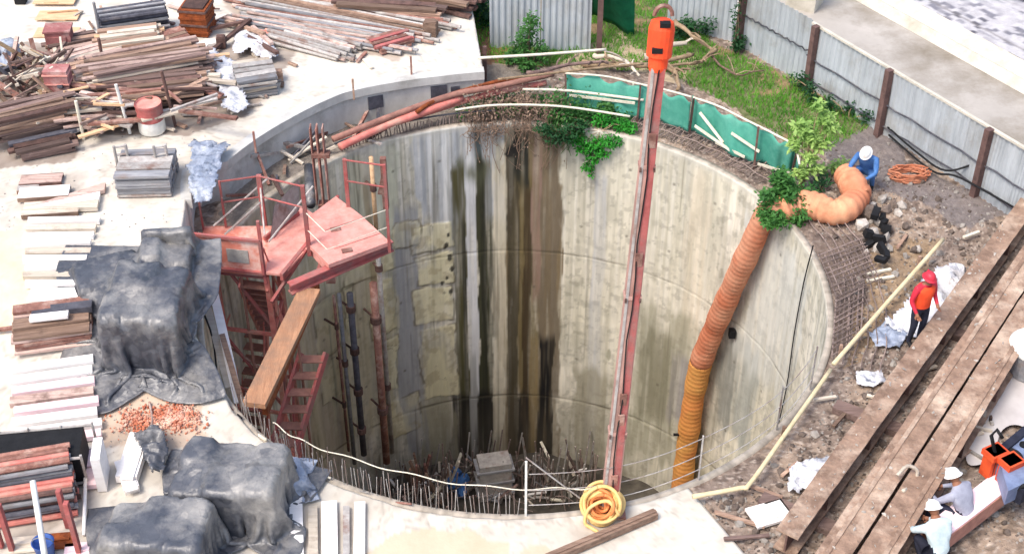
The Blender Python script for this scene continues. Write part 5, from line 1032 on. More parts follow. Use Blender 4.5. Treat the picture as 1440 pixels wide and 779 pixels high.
# cables along the fence
for k, (pts, lab) in enumerate((([(1245, 176, .2), (1290, 215, .25), (1330, 240, .3), (1376, 228, .6)], 'black cable sagging along the foot of the long fence'), ([(1250, 190, .1), (1310, 240, .15), (1350, 250, .3), (1440, 300, .4)], 'lower black cable lying along the foot of the long fence'))):
    mb = MB(); mb.tube(spline([at(*p) for p in pts], 6), .022, 6); solo(mb, 'cable', 'black', lab, 'cable', smooth_=True)
p = at(1278, 250, .05); mb = MB()
for k in range(7): mb.tube([p + Vector((u(.14, .3) * math.cos(s) * 1.5, u(.2, .24) * math.sin(s), .03 * k + .02 * math.sin(3 * s))) for s in np.linspace(0, 6.28, 22)], .018, 5)
solo(mb, 'rope_coil', 'duct_orange', 'loose coil of pale orange rope at the foot of the long fence', 'rope')
# green mesh sheets
def netting(tops, bots, m, label, posts, slats=(), nm='mesh_barrier'):
    tp = spline([at(*p) for p in tops], 8); bt = spline([at(*p) for p in bots], 8); n = min(len(tp), len(bt)); tp, bt = tp[:n], bt[:n]; t = thing(nm, label, 'mesh barrier', bt[n // 2]); nv = 9
    V = []
    for i in range(n):
        for j in range(nv):
            f = j / (nv - 1); p = bt[i].lerp(tp[i], f); V.append(p + Vector((0, .06 * math.sin(i * .9 + f * 2) + .07 * math.sin(i * .37 + f), -.11 * math.sin(i * .55) ** 2 * f)) - Vector(t['_o']))
    o = gridmesh('green_mesh', np.array([tuple(v) for v in V]), n, nv, m); o.parent = t
    md = o.modifiers.new('thickness', 'SOLIDIFY'); md.thickness = .006
    for f in posts:
        i = int(f * (n - 1)); a, b = bt[i] + Vector((0, -.09, -.35)), tp[i] + Vector((0, -.09, .04)); mb = MB(); mb.bar(a, b, .04, .04, up=(1, 0, 0)); mb.build('mesh_post', 'rust_dark', t)
    mb = MB(); mb.tube([p + Vector((0, -.02, .02)) for p in tp], .022, 6); mb.build('top_rope', 'rope_white', t)
    for (f0, h0, f1, h1) in slats:
        i0, i1 = f0 * (n - 1), f1 * (n - 1); a = bt[int(i0)].lerp(tp[int(i0)], h0); b = bt[int(i1)].lerp(tp[int(i1)], h1); mb = MB(); mb.bar(a + Vector((0, -.1, 0)), b + Vector((0, -.1, 0)), .06, .02, up=(0, -1, 0)); mb.build('white_slat', 'rope_white', t)
    return t
netting([(975, 138, .95), (1010, 150, .95), (1050, 170, .95), (1090, 190, .95), (1116, 206, .9), (1124, 232, .7)], [(968, 185, .12), (1005, 202, .1), (1046, 224, .1), (1080, 236, .08), (1104, 243, .06), (1120, 250, .05)], 'net_green', 'bright green mesh barrier with white slats curving along the far rim', [.02, .48, .86], [(.08, .72, .26, .2), (.32, .55, .52, .42), (.5, .08, .72, .1), (.2, .1, .4, .12), (.05, .3, .3, .1), (.7, .1, .9, .25)])
netting([(795, 104, .85), (850, 108, .85), (895, 118, .85), (935, 127, .9), (972, 137, .95)], [(797, 152, .1), (850, 158, .1), (890, 166, .1), (930, 172, .1), (966, 184, .1)], 'net_green', 'darker green mesh barrier behind the orange hook block at the far rim', [.0, .55], [(.05, .45, .5, .5)])
netting([(830, -26, 1.5), (860, -22, 1.5), (893, -16, 1.45)], [(832, 22, .1), (862, 36, .05), (892, 50, .05)], 'net_dark', 'dark green mesh sheet hanging beside the bluish metal sheets', [])

# ================================================================ PLANTS
def leafmass(mb, c, rx, ry, rz_, n, sz, shell=.5, droop=0.0):
    for k in range(n):
        a, b = u(0, 6.283), math.acos(u(-1, 1)); r_ = (shell + (1 - shell) * q()) ** .7; p = Vector(c) + Vector((math.sin(b) * math.cos(a) * rx, math.sin(b) * math.sin(a) * ry, math.cos(b) * rz_)) * r_
        leaf(mb, p, sz * u(.6, 1.3), droop)
def leaf(mb, p, s, droop=0.0, el=1.9):
    a = u(0, 6.283); t_ = u(-.9, .6) - droop; d = Vector((math.cos(a) * math.cos(t_), math.sin(a) * math.cos(t_), math.sin(t_))); w_ = Vector((-d.y, d.x, u(-.5, .5))).normalized(); e = d.cross(w_)
    L = s * el
    mb.add([p, p + d * L * .45 + w_ * s * .5 + e * .08 * s, p + d * L, p + d * L * .45 - w_ * s * .5 + e * .08 * s], [(0, 1, 2, 3)])
def shrub(name, label, cat, base, clumps, leafmat, sz, stems=5, n=260, sp=.5, group=None, stemr=.02):
    """clumps: (dx, dy, z, r, rz)"""
    t = thing(name, label, cat, base, group); mb = MB(); sb = MB()
    for (dx, dy, z, r_, rz_) in clumps:
        c = base + Vector((dx, dy, z)); m_ = int(n * (r_ / .4) ** 2)
        for s_ in range(5): leafmass(mb, c + Vector((u(-1, 1) * r_ * .5, u(-1, 1) * r_ * .5, u(-1, 1) * rz_ * .5)), r_ * .6, r_ * .6, rz_ * .6, m_ // 5, sz, .2)
        p0 = base + Vector((dx * .2, dy * .2, -.1)); sb.tube(spline([p0, base + Vector((dx * .5, dy * .5, z * .5)) + Vector((u(-.05, .05), 0, 0)), c], 4), stemr, 5, radii=[stemr * (1 - .07 * i) for i in range(9)])
    mb.build('foliage', leafmat, t); sb.build('stem', 'bark', t)
    return t
shrub('leafy_shrub', 'dark leafy shrub in front of the bluish metal sheets', 'shrub', at(744, 92), [(0, 0, .9, .34, .4), (-.2, .1, .5, .36, .35), (.2, -.05, .45, .3, .35), (0, -.1, .2, .4, .25), (-.35, 0, .25, .3, .25), (.05, .1, 1.25, .2, .25)], 'leaf', .055, n=330)
shrub('leafy_shrub', 'dark green shrub at the top edge beside the rusty timbers', 'shrub', at(668, 30), [(0, 0, .5, .5, .45), (-.4, .2, .4, .45, .4), (.3, -.2, .25, .35, .3), (-.1, .6, .5, .5, .4)], 'leaf_dark', .06, n=300)
shrub('leafy_shrub', 'dark green bush at the foot of the fence behind the branches', 'shrub', at(975, 55), [(0, 0, .3, .4, .3), (.3, .1, .35, .3, .3), (-.4, 0, .25, .35, .3)], 'leaf_dark', .055, n=260)
shrub('climbing_plant', 'tall green climber growing up the shorter fence stretch', 'plant', at(1032, 72), [(0, 0, .35, .28, .35), (.02, .05, .9, .2, .4), (.05, .1, 1.35, .16, .3), (.2, 0, .2, .3, .2)], 'leaf_dark', .05, n=300)
shrub('leafy_shrub', 'low green bush along the foot of the long fence', 'shrub', at(1195, 165), [(0, 0, .22, .3, .25), (.3, -.3, .2, .28, .22), (-.35, .3, .25, .3, .25), (-.7, .7, .25, .3, .25), (-1.0, 1.1, .3, .3, .3)], 'leaf_dark', .05, n=260)
# tall pale-leaved sapling and the bush below it at the rim
t = thing('sapling', 'tall pale green sapling growing at the end of the green mesh barrier', 'sapling', at(1126, 268)); b = at(1126, 268); mb = MB(); sb = MB()
for (x, y, z, r_) in ((1140, 150, 1.75, .16), (1150, 172, 1.5, .2), (1120, 186, 1.35, .2), (1158, 182, 1.35, .16), (1132, 196, 1.15, .22), (1112, 208, 1.0, .14), (1148, 206, 1.0, .16), (1130, 225, .75, .16), (1122, 245, .45, .18), (1140, 240, .5, .14)):
    c = at(x, y, z + .1); c = b + Vector(((x - 1126) / 66., (245 - y) / 240., z)); leafmass(mb, c, r_, r_, r_ * .8, int(120 * (r_ / .18) ** 2), .07, .2); sb.tube(spline([b + Vector((0, 0, -.1)), b.lerp(c, .5) + Vector((0, .03, .1)), c], 4), .012, 5)
mb.build('foliage', 'leaf_pale', t); sb.build('stem', 'bark', t)
shrub('rim_bush', 'green bush overhanging the rim above the orange duct', 'bush', at(1105, 300), [(-.3, .05, .3, .42, .32), (.05, .05, .38, .42, .34), (.3, .1, .25, .34, .28), (-.05, .25, .6, .3, .3), (-.25, -.28, .12, .34, .28), (.1, -.3, .12, .32, .26), (-.5, -.2, .1, .26, .22), (-.1, -.1, .5, .3, .26), (-.45, -.05, .05, .2, .2), (0, .3, .45, .25, .25)], 'leaf', .058, n=640)
shrub('weed', 'yellowish green weed beside the crouching blue worker', 'plant', at(1172, 246), [(0, 0, .2, .24, .18), (.2, .08, .15, .2, .14), (-.2, 0, .15, .18, .14)], 'leaf_pale', .06, n=240)
shrub('weed', 'small dark green weed between sapling and orange duct bend', 'plant', at(1150, 268), [(0, 0, .2, .24, .2), (.15, .1, .2, .18, .18)], 'leaf_dark', .05, n=240)
# hanging greenery and dry vines at the far rim
shrub('weed_clump', 'green weed clump behind the cream handrail near the bright hanging plant', 'plant', at(835, 172), [(-.3, .1, .15, .35, .2), (.1, 0, .2, .38, .24), (.5, -.05, .15, .32, .2), (-.8, .1, .12, .3, .18)], 'leaf', .05, n=330)
shrub('weed_clump', 'dark green weed clump at the rim between dry vines and the bright hanging plant', 'plant', at(795, 184), [(-.2, -.1, .05, .3, .25), (.1, -.15, .02, .3, .28), (.3, 0, .15, .3, .2), (-.5, 0, .12, .25, .16)], 'leaf_dark', .045, n=380)
shrub('weed_clump', 'brownish green weed clump behind the dry brown vines', 'plant', at(745, 160), [(-.3, .1, .15, .35, .2), (.1, 0, .18, .38, .24), (.5, .05, .15, .3, .2), (-.7, .1, .12, .25, .15)], 'vine_brown', .045, n=260)
t = thing('hanging_plant', 'bright green plant hanging over the far rim of the shaft', 'plant', at(845, 192)); mb = MB(); sb = MB(); b = at(845, 185)
for (x, y, r_) in ((840, 200, .22), (820, 205, .18), (862, 195, .2), (836, 218, .17), (828, 232, .13), (850, 212, .15), (812, 192, .16), (880, 184, .16), (845, 178, .22), (790, 182, .16), (872, 172, .2), (832, 243, .07)):
    a, z = wall_hit(x, y); z = max(z, -1.6) if y > 187 else .12; c = pol(a, 5.68 if y > 187 else 5.95, z if y > 187 else .15); leafmass(mb, c, r_ * 1.25, .16, r_, int(300 * (r_ / .2) ** 2), .042, .2, .4); sb.tube([b, (b + c) / 2 + Vector((0, 0, .12)), c], .008, 4)
mb.build('foliage', 'leaf_bright', t); sb.build('stem', 'bark', t)
def vines(label, a0, a1, n, zlo, zhi, m, r0=5.72):
    t = thing('dry_vine', label, 'vine', pol((a0 + a1) / 2, 6.0, 0)); mb = MB(); lb = MB()
    for k in range(n):
        a = u(a0, a1); l = zlo + (zhi - zlo) * q() ** 2.2; p0 = pol(a + u(-2, 2), u(5.9, 6.8), u(.05, .5)); p1 = pol(a, r0, u(-.05, .1)); p2 = pol(a + u(-2, 2), r0 - u(.0, .1), -l * u(.3, .7)); p3 = pol(a + u(-2.4, 2.4), r0 - u(0, .1), -l)
        mb.tube(spline([p0, p1, p2, p3], 4), u(.003, .008), 4, cap=False)
        for j in range(9): leaf(lb, p0.lerp(p1, q()) + Vector((u(-.15, .15), u(-.15, .15), u(0, .35))), .045, .2)
        for j in range(3): leaf(lb, p1.lerp(p3, q()), .03, .8)
    mb.build('tendrils', m, t); lb.build('dry_leaves', m, t); return t
vines('dry brown tangle of vines hanging over the far rim above the widest dark stain', 80, 101, 120, .1, 1.25, 'vine_brown')
vines('thin grey-green vine strands hanging beside the bright green plant', 74, 83, 60, .1, .7, 'leaf')
mb = MB()
for k in range(2600):
    a = u(66, 102); p = pol(a, u(5.98, 7.0), .02); leaf(mb, p + Vector((0, 0, u(0, .25))), u(.025, .05), 0, 2.2)
tag(mb.build('undergrowth', 'leaf'), 'low mixed weeds along the far rim behind the handrails', 'undergrowth', None, 'stuff')
# grass blades on the earth behind the shaft
mb = MB(); gp_ = [tuple(p[:2]) for p in grass_poly]; xs = [p[0] for p in gp_]; ys = [p[1] for p in gp_]; cnt = 0; bx = np.array([[u(min(xs), max(xs)), u(min(ys), 34)] for _ in range(42000)])
den = fbm(bx[:, 0] * 1.6, bx[:, 1] * 1.6, 81); ok = inpoly(bx[:, 0], bx[:, 1], gp_) & (den < .60 + .12 * nrs.rand(len(bx))); zz_ = gz(bx[:, 0], bx[:, 1])
for (x, y), o_, z in zip(bx, ok, zz_):
    if not o_: continue
    h = u(.05, .2); a = u(0, 6.28); w_ = Vector((math.cos(a), math.sin(a), 0)) * u(.008, .018); l = Vector((u(-.6, .6) * h, u(-.6, .6) * h, h)); p = Vector((x, y, z - .01)); mb.add([p - w_, p + w_, p + l], [(0, 1, 2)])
tag(mb.build('grass', 'grass'), 'patchy green grass on the earth in front of the metal fence', 'grass', None, 'stuff')
# felled branches
for k, (pts, r_, m, lab) in enumerate((([(948, 30, .5), (975, 52, .4), (1005, 72, .3)], .06, 'bark', 'crooked branch leaning down from the fence piece'), ([(1005, 70, .3), (985, 86, .2), (940, 94, .2)], .055, 'bark', 'branch lying on the grass from the crooked branch towards the mast'), ([(820, 88, .15), (870, 92, .2), (930, 88, .25), (975, 76, .2)], .09, 'bark', 'thick weathered trunk piece lying behind the darker green mesh'), ([(835, 80, .2), (870, 82, .3), (900, 108, .3)], .06, 'wood_pale', 'bleached pale branch sloping towards the darker green mesh'), ([(905, 82, .2), (930, 66, .3), (968, 60, .3)], .10, 'wood_pale', 'broad bleached bark slab beside the orange hook block'), ([(930, 88, .2), (948, 100, .3), (954, 128, .25)], .08, 'bark', 'short split trunk piece beside the mast'), ([(1000, 80, .15), (1035, 105, .15), (1075, 98, .2)], .03, 'wood_brown', 'thin twig branch lying on the grass'), ([(740, 104, .5), (800, 92, .4), (858, 88, .35)], .06, 'wood_dark', 'dark rotten log lying above the green mesh'))):
    mb = MB(); sp = [p + Vector((u(-.04, .04), u(-.04, .04), u(-.02, .02))) for p in spline([at(*p) for p in pts], 4)]; mb.tube(sp, r_, 8, radii=[r_ * (1 - .55 * i / len(sp)) * u(.9, 1.1) for i in range(len(sp))]); t = thing('branch', lab, 'branch', sp[0]); mb.build('limb', m, t, smooth_=True)
    for j in range(4): i = rnd.randrange(3, len(sp) - 1); p = sp[i]; mb = MB(); e = p + Vector((u(-.5, .5), u(-.4, .4), u(.05, .35))); mb.tube([p, p.lerp(e, .5) + Vector((0, 0, .05)), e], r_ * .3, 5); mb.build('twig', m, t)
# ================================================================ EARTH SIDE: REBAR, RUBBLE, SHEETS
def mesh_mat(name, label, P00, P10, P01, nu_, nv_, m='rebar', r_=.012):
    mb = MB(); t = thing(name, label, 'rebar mesh', P00); e, f = P10 - P00, P01 - P00
    for k in range(nu_ + 1): mb = MB(); s = k / nu_; mb.tube([P00 + e * s + f * -.03 + Vector((0, 0, u(-.02, .03))), P00 + e * s + f * 1.03 + Vector((0, 0, u(-.02, .05)))], r_, 5); mb.build('cross_bar', m, t)
    for k in range(nv_ + 1): mb = MB(); s = k / nv_; mb.tube([P00 + f * s - e * .03 + Vector((0, 0, .024 + u(-.02, .03))), P00 + f * s + e * 1.03 + Vector((0, 0, .024 + u(-.02, .05)))], r_, 5); mb.build('long_bar', m, t)
mesh_mat('rebar_mesh', 'rusty rebar grid on the earth below the orange duct bend', at(1152, 360, .12), at(1212, 338, .12), at(1176, 418, .12), 9, 9)
mesh_mat('rebar_mesh', 'rebar grid lying further along the rim past the first grid', at(1176, 420, .12), at(1214, 400, .12), at(1170, 500, .10), 6, 11)
for k in range(80):
    a = 67 - k * .42; p = pol(a, u(6.0, 6.1), .06); e = pol(a + u(-3, 1), u(6.6, 6.95), u(.06, .2)); mb = MB(); mb.tube([p, e], .011, 5); solo(mb, 'collar_rebar', 'rebar', 'grey rebar of the bent row between the far rim and the bright green mesh', 'rebar', 'collar rebars under the green mesh')
for r_ in (6.2, 6.45, 6.7): mb = MB(); mb.tube([pol(a, r_, .12 + .02 * math.sin(a)) for a in np.arange(32, 68, 1.5)], .012, 5); solo(mb, 'hoop_bar', 'rebar', 'long curved hoop bar lying across the collar rebars', 'rebar', 'hoop bars under the green mesh')
for k in range(5): mb = MB(); r_ = 6.15 + .16 * k; mb.tube([pol(a, r_ + .02 * math.sin(a * .7), .1 + .02 * math.sin(a + k)) for a in np.arange(-22, 22, 1.5)], .012, 5); solo(mb, 'hoop_bar', 'rebar', 'rusty curved hoop bar following the rim on the earth side', 'rebar', 'hoop bars beside the yellow poles')
mb = MB(); kd = MB()
for k in range(8500):
    x, y = u(985, 1470), u(200, 800)
    p = at(x, y); r_ = float(np.hypot(p.x - CX, p.y - CY)); 
    if r_ < 6.15 or (p - F0).dot(fn) > -.1: continue
    if fbm(np.array([p.x * 1.1]), np.array([p.y * 1.1]), 611)[0] < .44 and q() < .75: continue
    p.z = float(gz(p.x, p.y)); s = u(.01, .04) if q() < .9 else u(.04, .1); (mb if q() < .42 else kd).rock(p, s, sq=.8)
tag(mb.build('rubble', 'stone'), 'pale loose stones strewn over the brown earth', 'rubble', None, 'stuff'); tag(kd.build('gravel', 'stone_dark'), 'brown clods and gravel over the earth beside the shaft', 'gravel', None, 'stuff')
for k, (x, y, r_) in enumerate([(1222, 300, .2), (1236, 312, .16), (1212, 316, .17), (1246, 296, .14), (1228, 330, .19), (1244, 336, .15), (1214, 338, .13), (1262, 300, .13), (1234, 348, .17), (1252, 322, .12), (1226, 288, .13), (1240, 280, .15), (1256, 286, .1), (1218, 356, .1), (1238, 366, .14), (1274, 318, .1), (1290, 350, .1), (1268, 290, .12), (1286, 352, .1), (1250, 350, .1)]):
    mb = MB(); mb.rock(at(x, y, r_ * .4), r_, sq=.8); solo(mb, 'boulder', 'stone' if k % 3 else 'stone_dark', 'broken stone lump in the heap behind the crouching blue worker', 'stone', 'stone lumps in the heap')
for k in range(10): p = at(1235 + u(-14, 14), 300 + 8 * k * .9, u(.05, .3)); mb = MB(); mb.box(p, (u(.12, .3), u(.08, .16), u(.06, .16)), M=Euler((u(-.4, .4), u(-.4, .4), u(0, 3))).to_matrix().to_4x4()); solo(mb, 'dark_scrap', 'black', 'black scrap piece wedged in the stone heap', 'scrap', 'black scrap in the stone heap')
for x, y, L, a, m in ((1236, 382, .5, .3, 'rope_white'), (1238, 392, .55, .25, 'rope_white'), (1268, 340, .5, 1.0, 'wood_brown'), (1366, 330, .4, .5, 'rope_white'), (1300, 520, .5, .4, 'wood_pale'), (1110, 660, .4, .8, 'wood_brown'), (1240, 560, .5, -.3, 'wood_pale'), (1180, 590, .4, .9, 'wood_brown'), (1075, 690, .6, -.5, 'wood_brown'), (1040, 730, .8, -.4, 'wood_brown'), (1050, 755, .7, .1, 'wood_dark'), (1160, 560, .4, .2, 'wood_pale')):
    p = at(x, y, .09); mb = MB(); d = Vector((math.cos(a), math.sin(a), 0)) * L / 2; mb.bar(p - d, p + d, .06, .04); solo(mb, 'stick', m, 'short stick lying loose on the brown earth', 'stick', 'sticks on the earth')
crumple('plastic_sheet', [(1310, 378), (1362, 374), (1352, 402), (1330, 440), (1322, 470), (1290, 480), (1262, 468), (1244, 462), (1262, 440), (1282, 418), (1296, 398)], .3, 'tarp_white', 'white crumpled plastic sheet on the ground around the orange worker', 701, 60)
crumple('plastic_sheet', [(1250, 452), (1275, 470), (1262, 490), (1232, 488), (1222, 470)], .16, 'tarp_blue', 'greyish plastic scrap next to the white sheet by the orange worker', 711)
crumple('plastic_sheet', [(1106, 664), (1128, 648), (1172, 640), (1162, 662), (1140, 684), (1118, 700), (1102, 690)], .26, 'tarp_white', 'white plastic sheet lying by the free end of the nearest beam', 721)
crumple('plastic_sheet', [(1204, 522), (1240, 518), (1250, 534), (1226, 546), (1204, 540)], .14, 'tarp_white', 'small white plastic scrap on the earth between pole and beam', 731)
crumple('plastic_sheet', [(1318, 438), (1350, 408), (1362, 420), (1340, 450)], .22, 'tarp_blue', 'small grey plastic scrap close to the nearest beam', 741)
p = at(1082, 722, .1); mb = MB(); mb.box(p, (.62, .42, .05), rz=.35); mb.box(p + Vector((.02, .02, .035)), (.5, .3, .02), rz=.4); solo(mb, 'white_board', 'board_white', 'flat white board on the earth near the corner of the white slab', 'board')
# ================================================================ SHAFT BOTTOM
for k in range(150):
    a, r_ = u(64, 138), u(3.9, 5.5); p = pol(a, r_, -DEPTH + .1); h = u(.6, 1.5); mb = MB(); mb.tube([p, p + Vector((u(-.2, .2), u(-.2, .2), h))], .02, 5); solo(mb, 'cage_bar', 'steel_pale' if k % 2 else 'rebar', 'upright rebar of the cage standing on the shaft floor', 'rebar', 'cage rebars on the shaft floor')
for k in range(14):
    r_ = u(3.5, 5.4); a_ = u(62, 120); mb = MB(); mb.tube([pol(a, r_ + .1 * math.sin(a * .4 + k), -DEPTH + u(.3, .9) + .02 * (a - a_) * u(-1, 1)) for a in np.arange(a_, a_ + u(10, 32), 3)], .014, 5); solo(mb, 'cage_hoop', 'rebar', 'curved rebar tying the cage on the shaft floor', 'rebar', 'cage hoops on the shaft floor')
fp = Vector((-.45, 25.3, -DEPTH + .15))
t = thing('formwork_block', 'pale grey formwork block standing on the shaft floor below the dark stains', 'formwork', fp); mb = MB(); mb.box(fp + Vector((0, 0, .6)), (.8, .5, 1.2), rz=.2); mb.build('body', 'steel_pale', t)
for k in range(3): mb = MB(); mb.box(fp + Vector((0, 0, .2 + .4 * k)), (.96, .56, .06), rz=.2); mb.build('waler', 'steel_grey', t)
p = Vector((-1.35, 25.4, -DEPTH + .15)); mb = MB()
for k in range(9): mb.rock(p + Vector((u(-.2, .2), u(-.2, .2), u(.05, .5))), .2)
solo(mb, 'blue_sheet', 'cloth_blue', 'dark blue sheet bundle on the shaft floor beside the formwork block', 'plastic sheet')
for k in range(14): p = Vector((-2.1 + u(-.5, .5), 25.0 + u(-.4, .4), -DEPTH + .2)); mb = MB(); mb.bar(p, p + Vector((u(-.4, .4), u(-.2, .2), u(.8, 1.5))), .08, .05); solo(mb, 'prop_timber', rnd.choice(['wood_orange', 'wood_pale', 'rust', 'wood_brown']), 'timber prop leaning on the shaft floor next to the blue sheet', 'timber', 'timber props on the shaft floor')
for k in range(70):
    p = pol(u(70, 125), u(3.9, 5.5), -DEPTH + u(.12, .5)); mb = MB(); mb.bar(p, p + Vector((u(-.5, .5), u(-.4, .4), u(-.05, .5))), u(.03, .09), u(.02, .05)); solo(mb, 'floor_scrap', rnd.choice(['steel_pale', 'wood_pale', 'rope_white', 'wood_pink', 'wood_dark', 'board_white', 'steel_grey']), 'scrap length lying among the cage rebars on the shaft floor', 'scrap', 'scrap on the shaft floor')
# ================================================================ MACHINE CORNER
puddle = [(1366, 560), (1398, 500), (1424, 452), (1500, 440), (1500, 640), (1440, 600), (1410, 604), (1396, 640), (1372, 654), (1358, 640)]
P = [at(*p, .085) for p in puddle]; mb = MB(); pts = spline(P + [P[0]], 5)[:-1]; mb.add(pts, [tuple(range(len(pts)))]); o = mb.build('puddle', 'puddle'); tag(o, 'pale muddy puddle beyond the outermost steel beam', 'puddle', None, 'structure')
t = thing('machine_arm', 'blue-grey steel machine arm with orange clamps reaching in over the puddle', 'machine', at(1420, 655, 0)); z = .95
def sl(pts, th, m, nm, zt, par=None): mb = MB(); mb.prism([at(*p, zt) for p in pts], th); return mb.build(nm, m, par or t)
bd = sl([(1402, 636), (1470, 588), (1500, 610), (1500, 650), (1418, 690)], .3, 'machine_blue', 'arm_body', .95)
sl([(1396, 634), (1470, 574), (1474, 584), (1402, 644)], .4, 'cloth_navy', 'side_plate', 1.0); sl([(1414, 676), (1476, 630), (1500, 640), (1440, 690)], .3, 'cloth_navy', 'lower_plate', .9)
for (x, y, r_) in ((1420, 642, .2), (1440, 625, .07)): c = at(x, y, .962); mb = MB(); mb.lathe([(0, .0), (r_ * .8, 0), (r_, .012), (r_, -.05)], c, 18); mb.build('port', 'black', bd)
for (x, y) in ((1396, 649), (1418, 662)):
    c = at(x, y, .8); mb = MB(); mb.box(c, (.26, .2, .5), rz=.5); mb.box(c + Vector((0, 0, .2)), (.32, .26, .1), rz=.5); mb.build('clamp', 'clamp_orange', t)
mb = MB(); mb.tube([at(1400, 640, 1.0), at(1394, 612, 1.25), at(1402, 604, 1.3), at(1410, 616, 1.2)], .03, 7); mb.build('hydraulic_hose', 'black', t, smooth_=True)
mb = MB(); mb.tube([at(1425, 690, .8), at(1445, 680, 1.0), at(1470, 640, 1.1)], .035, 7); mb.build('hydraulic_hose', 'black', t, smooth_=True)
t = thing('steel_channel', 'maroon steel channel with a pale top running from the orange clamps to the workers', 'steel beam', at(1370, 700, 0)); a, b = at(1310, 752, .45), at(1425, 664, .6)
mb = MB(); mb.bar(a, b, .34, .05); mb.build('top_plate', 'board_pink', t); mb = MB(); d = (b - a).normalized(); s = Vector((d.y, -d.x, 0)).normalized(); mb.bar(a + s * .17 - Vector((0, 0, .16)), b + s * .17 - Vector((0, 0, .16)), .03, .3); mb.build('side_flange', 'pipe_brown', t); mb = MB(); mb.bar(a - s * .16 - Vector((0, 0, .16)), b - s * .16 - Vector((0, 0, .16)), .03, .3); mb.build('side_flange', 'pipe_brown', t)
for f in (.15, .85): mb = MB(); p = a.lerp(b, f); mb.box((p.x, p.y, p.z / 2 - .05), (.12, .12, p.z - .1)); mb.build('leg', 'rust_dark', t)
p = at(1436, 520, .05); t = thing('water_tank', 'grey tank with a white lid at the frame edge beyond the steel beams', 'tank', p); mb = MB(); mb.lathe([(0, 0), (.42, 0), (.45, .06), (.45, .5), (.42, .55), (0, .55)], p + Vector((.15, 0, 0)), 24); mb.build('body', 'steel_grey', t, smooth_=False)
mb = MB(); mb.lathe([(.46, .5), (.47, .56), (.40, .64), (.15, .7), (0, .7)], p + Vector((.15, 0, 0)), 24); mb.build('lid', 'white_paint', t, smooth_=True)
for k in range(14): p = at(u(1330, 1420), u(590, 680), .1); mb = MB(); mb.bar(p, p + Vector((u(-.4, .4), u(-.3, .3), u(0, .12))), .05, .04); solo(mb, 'scrap_stick', rnd.choice(['wood_brown', 'wood_pale', 'stone', 'wood_dark']), 'scrap stick in the mud between the puddle and the workers', 'stick', 'scrap sticks by the puddle')
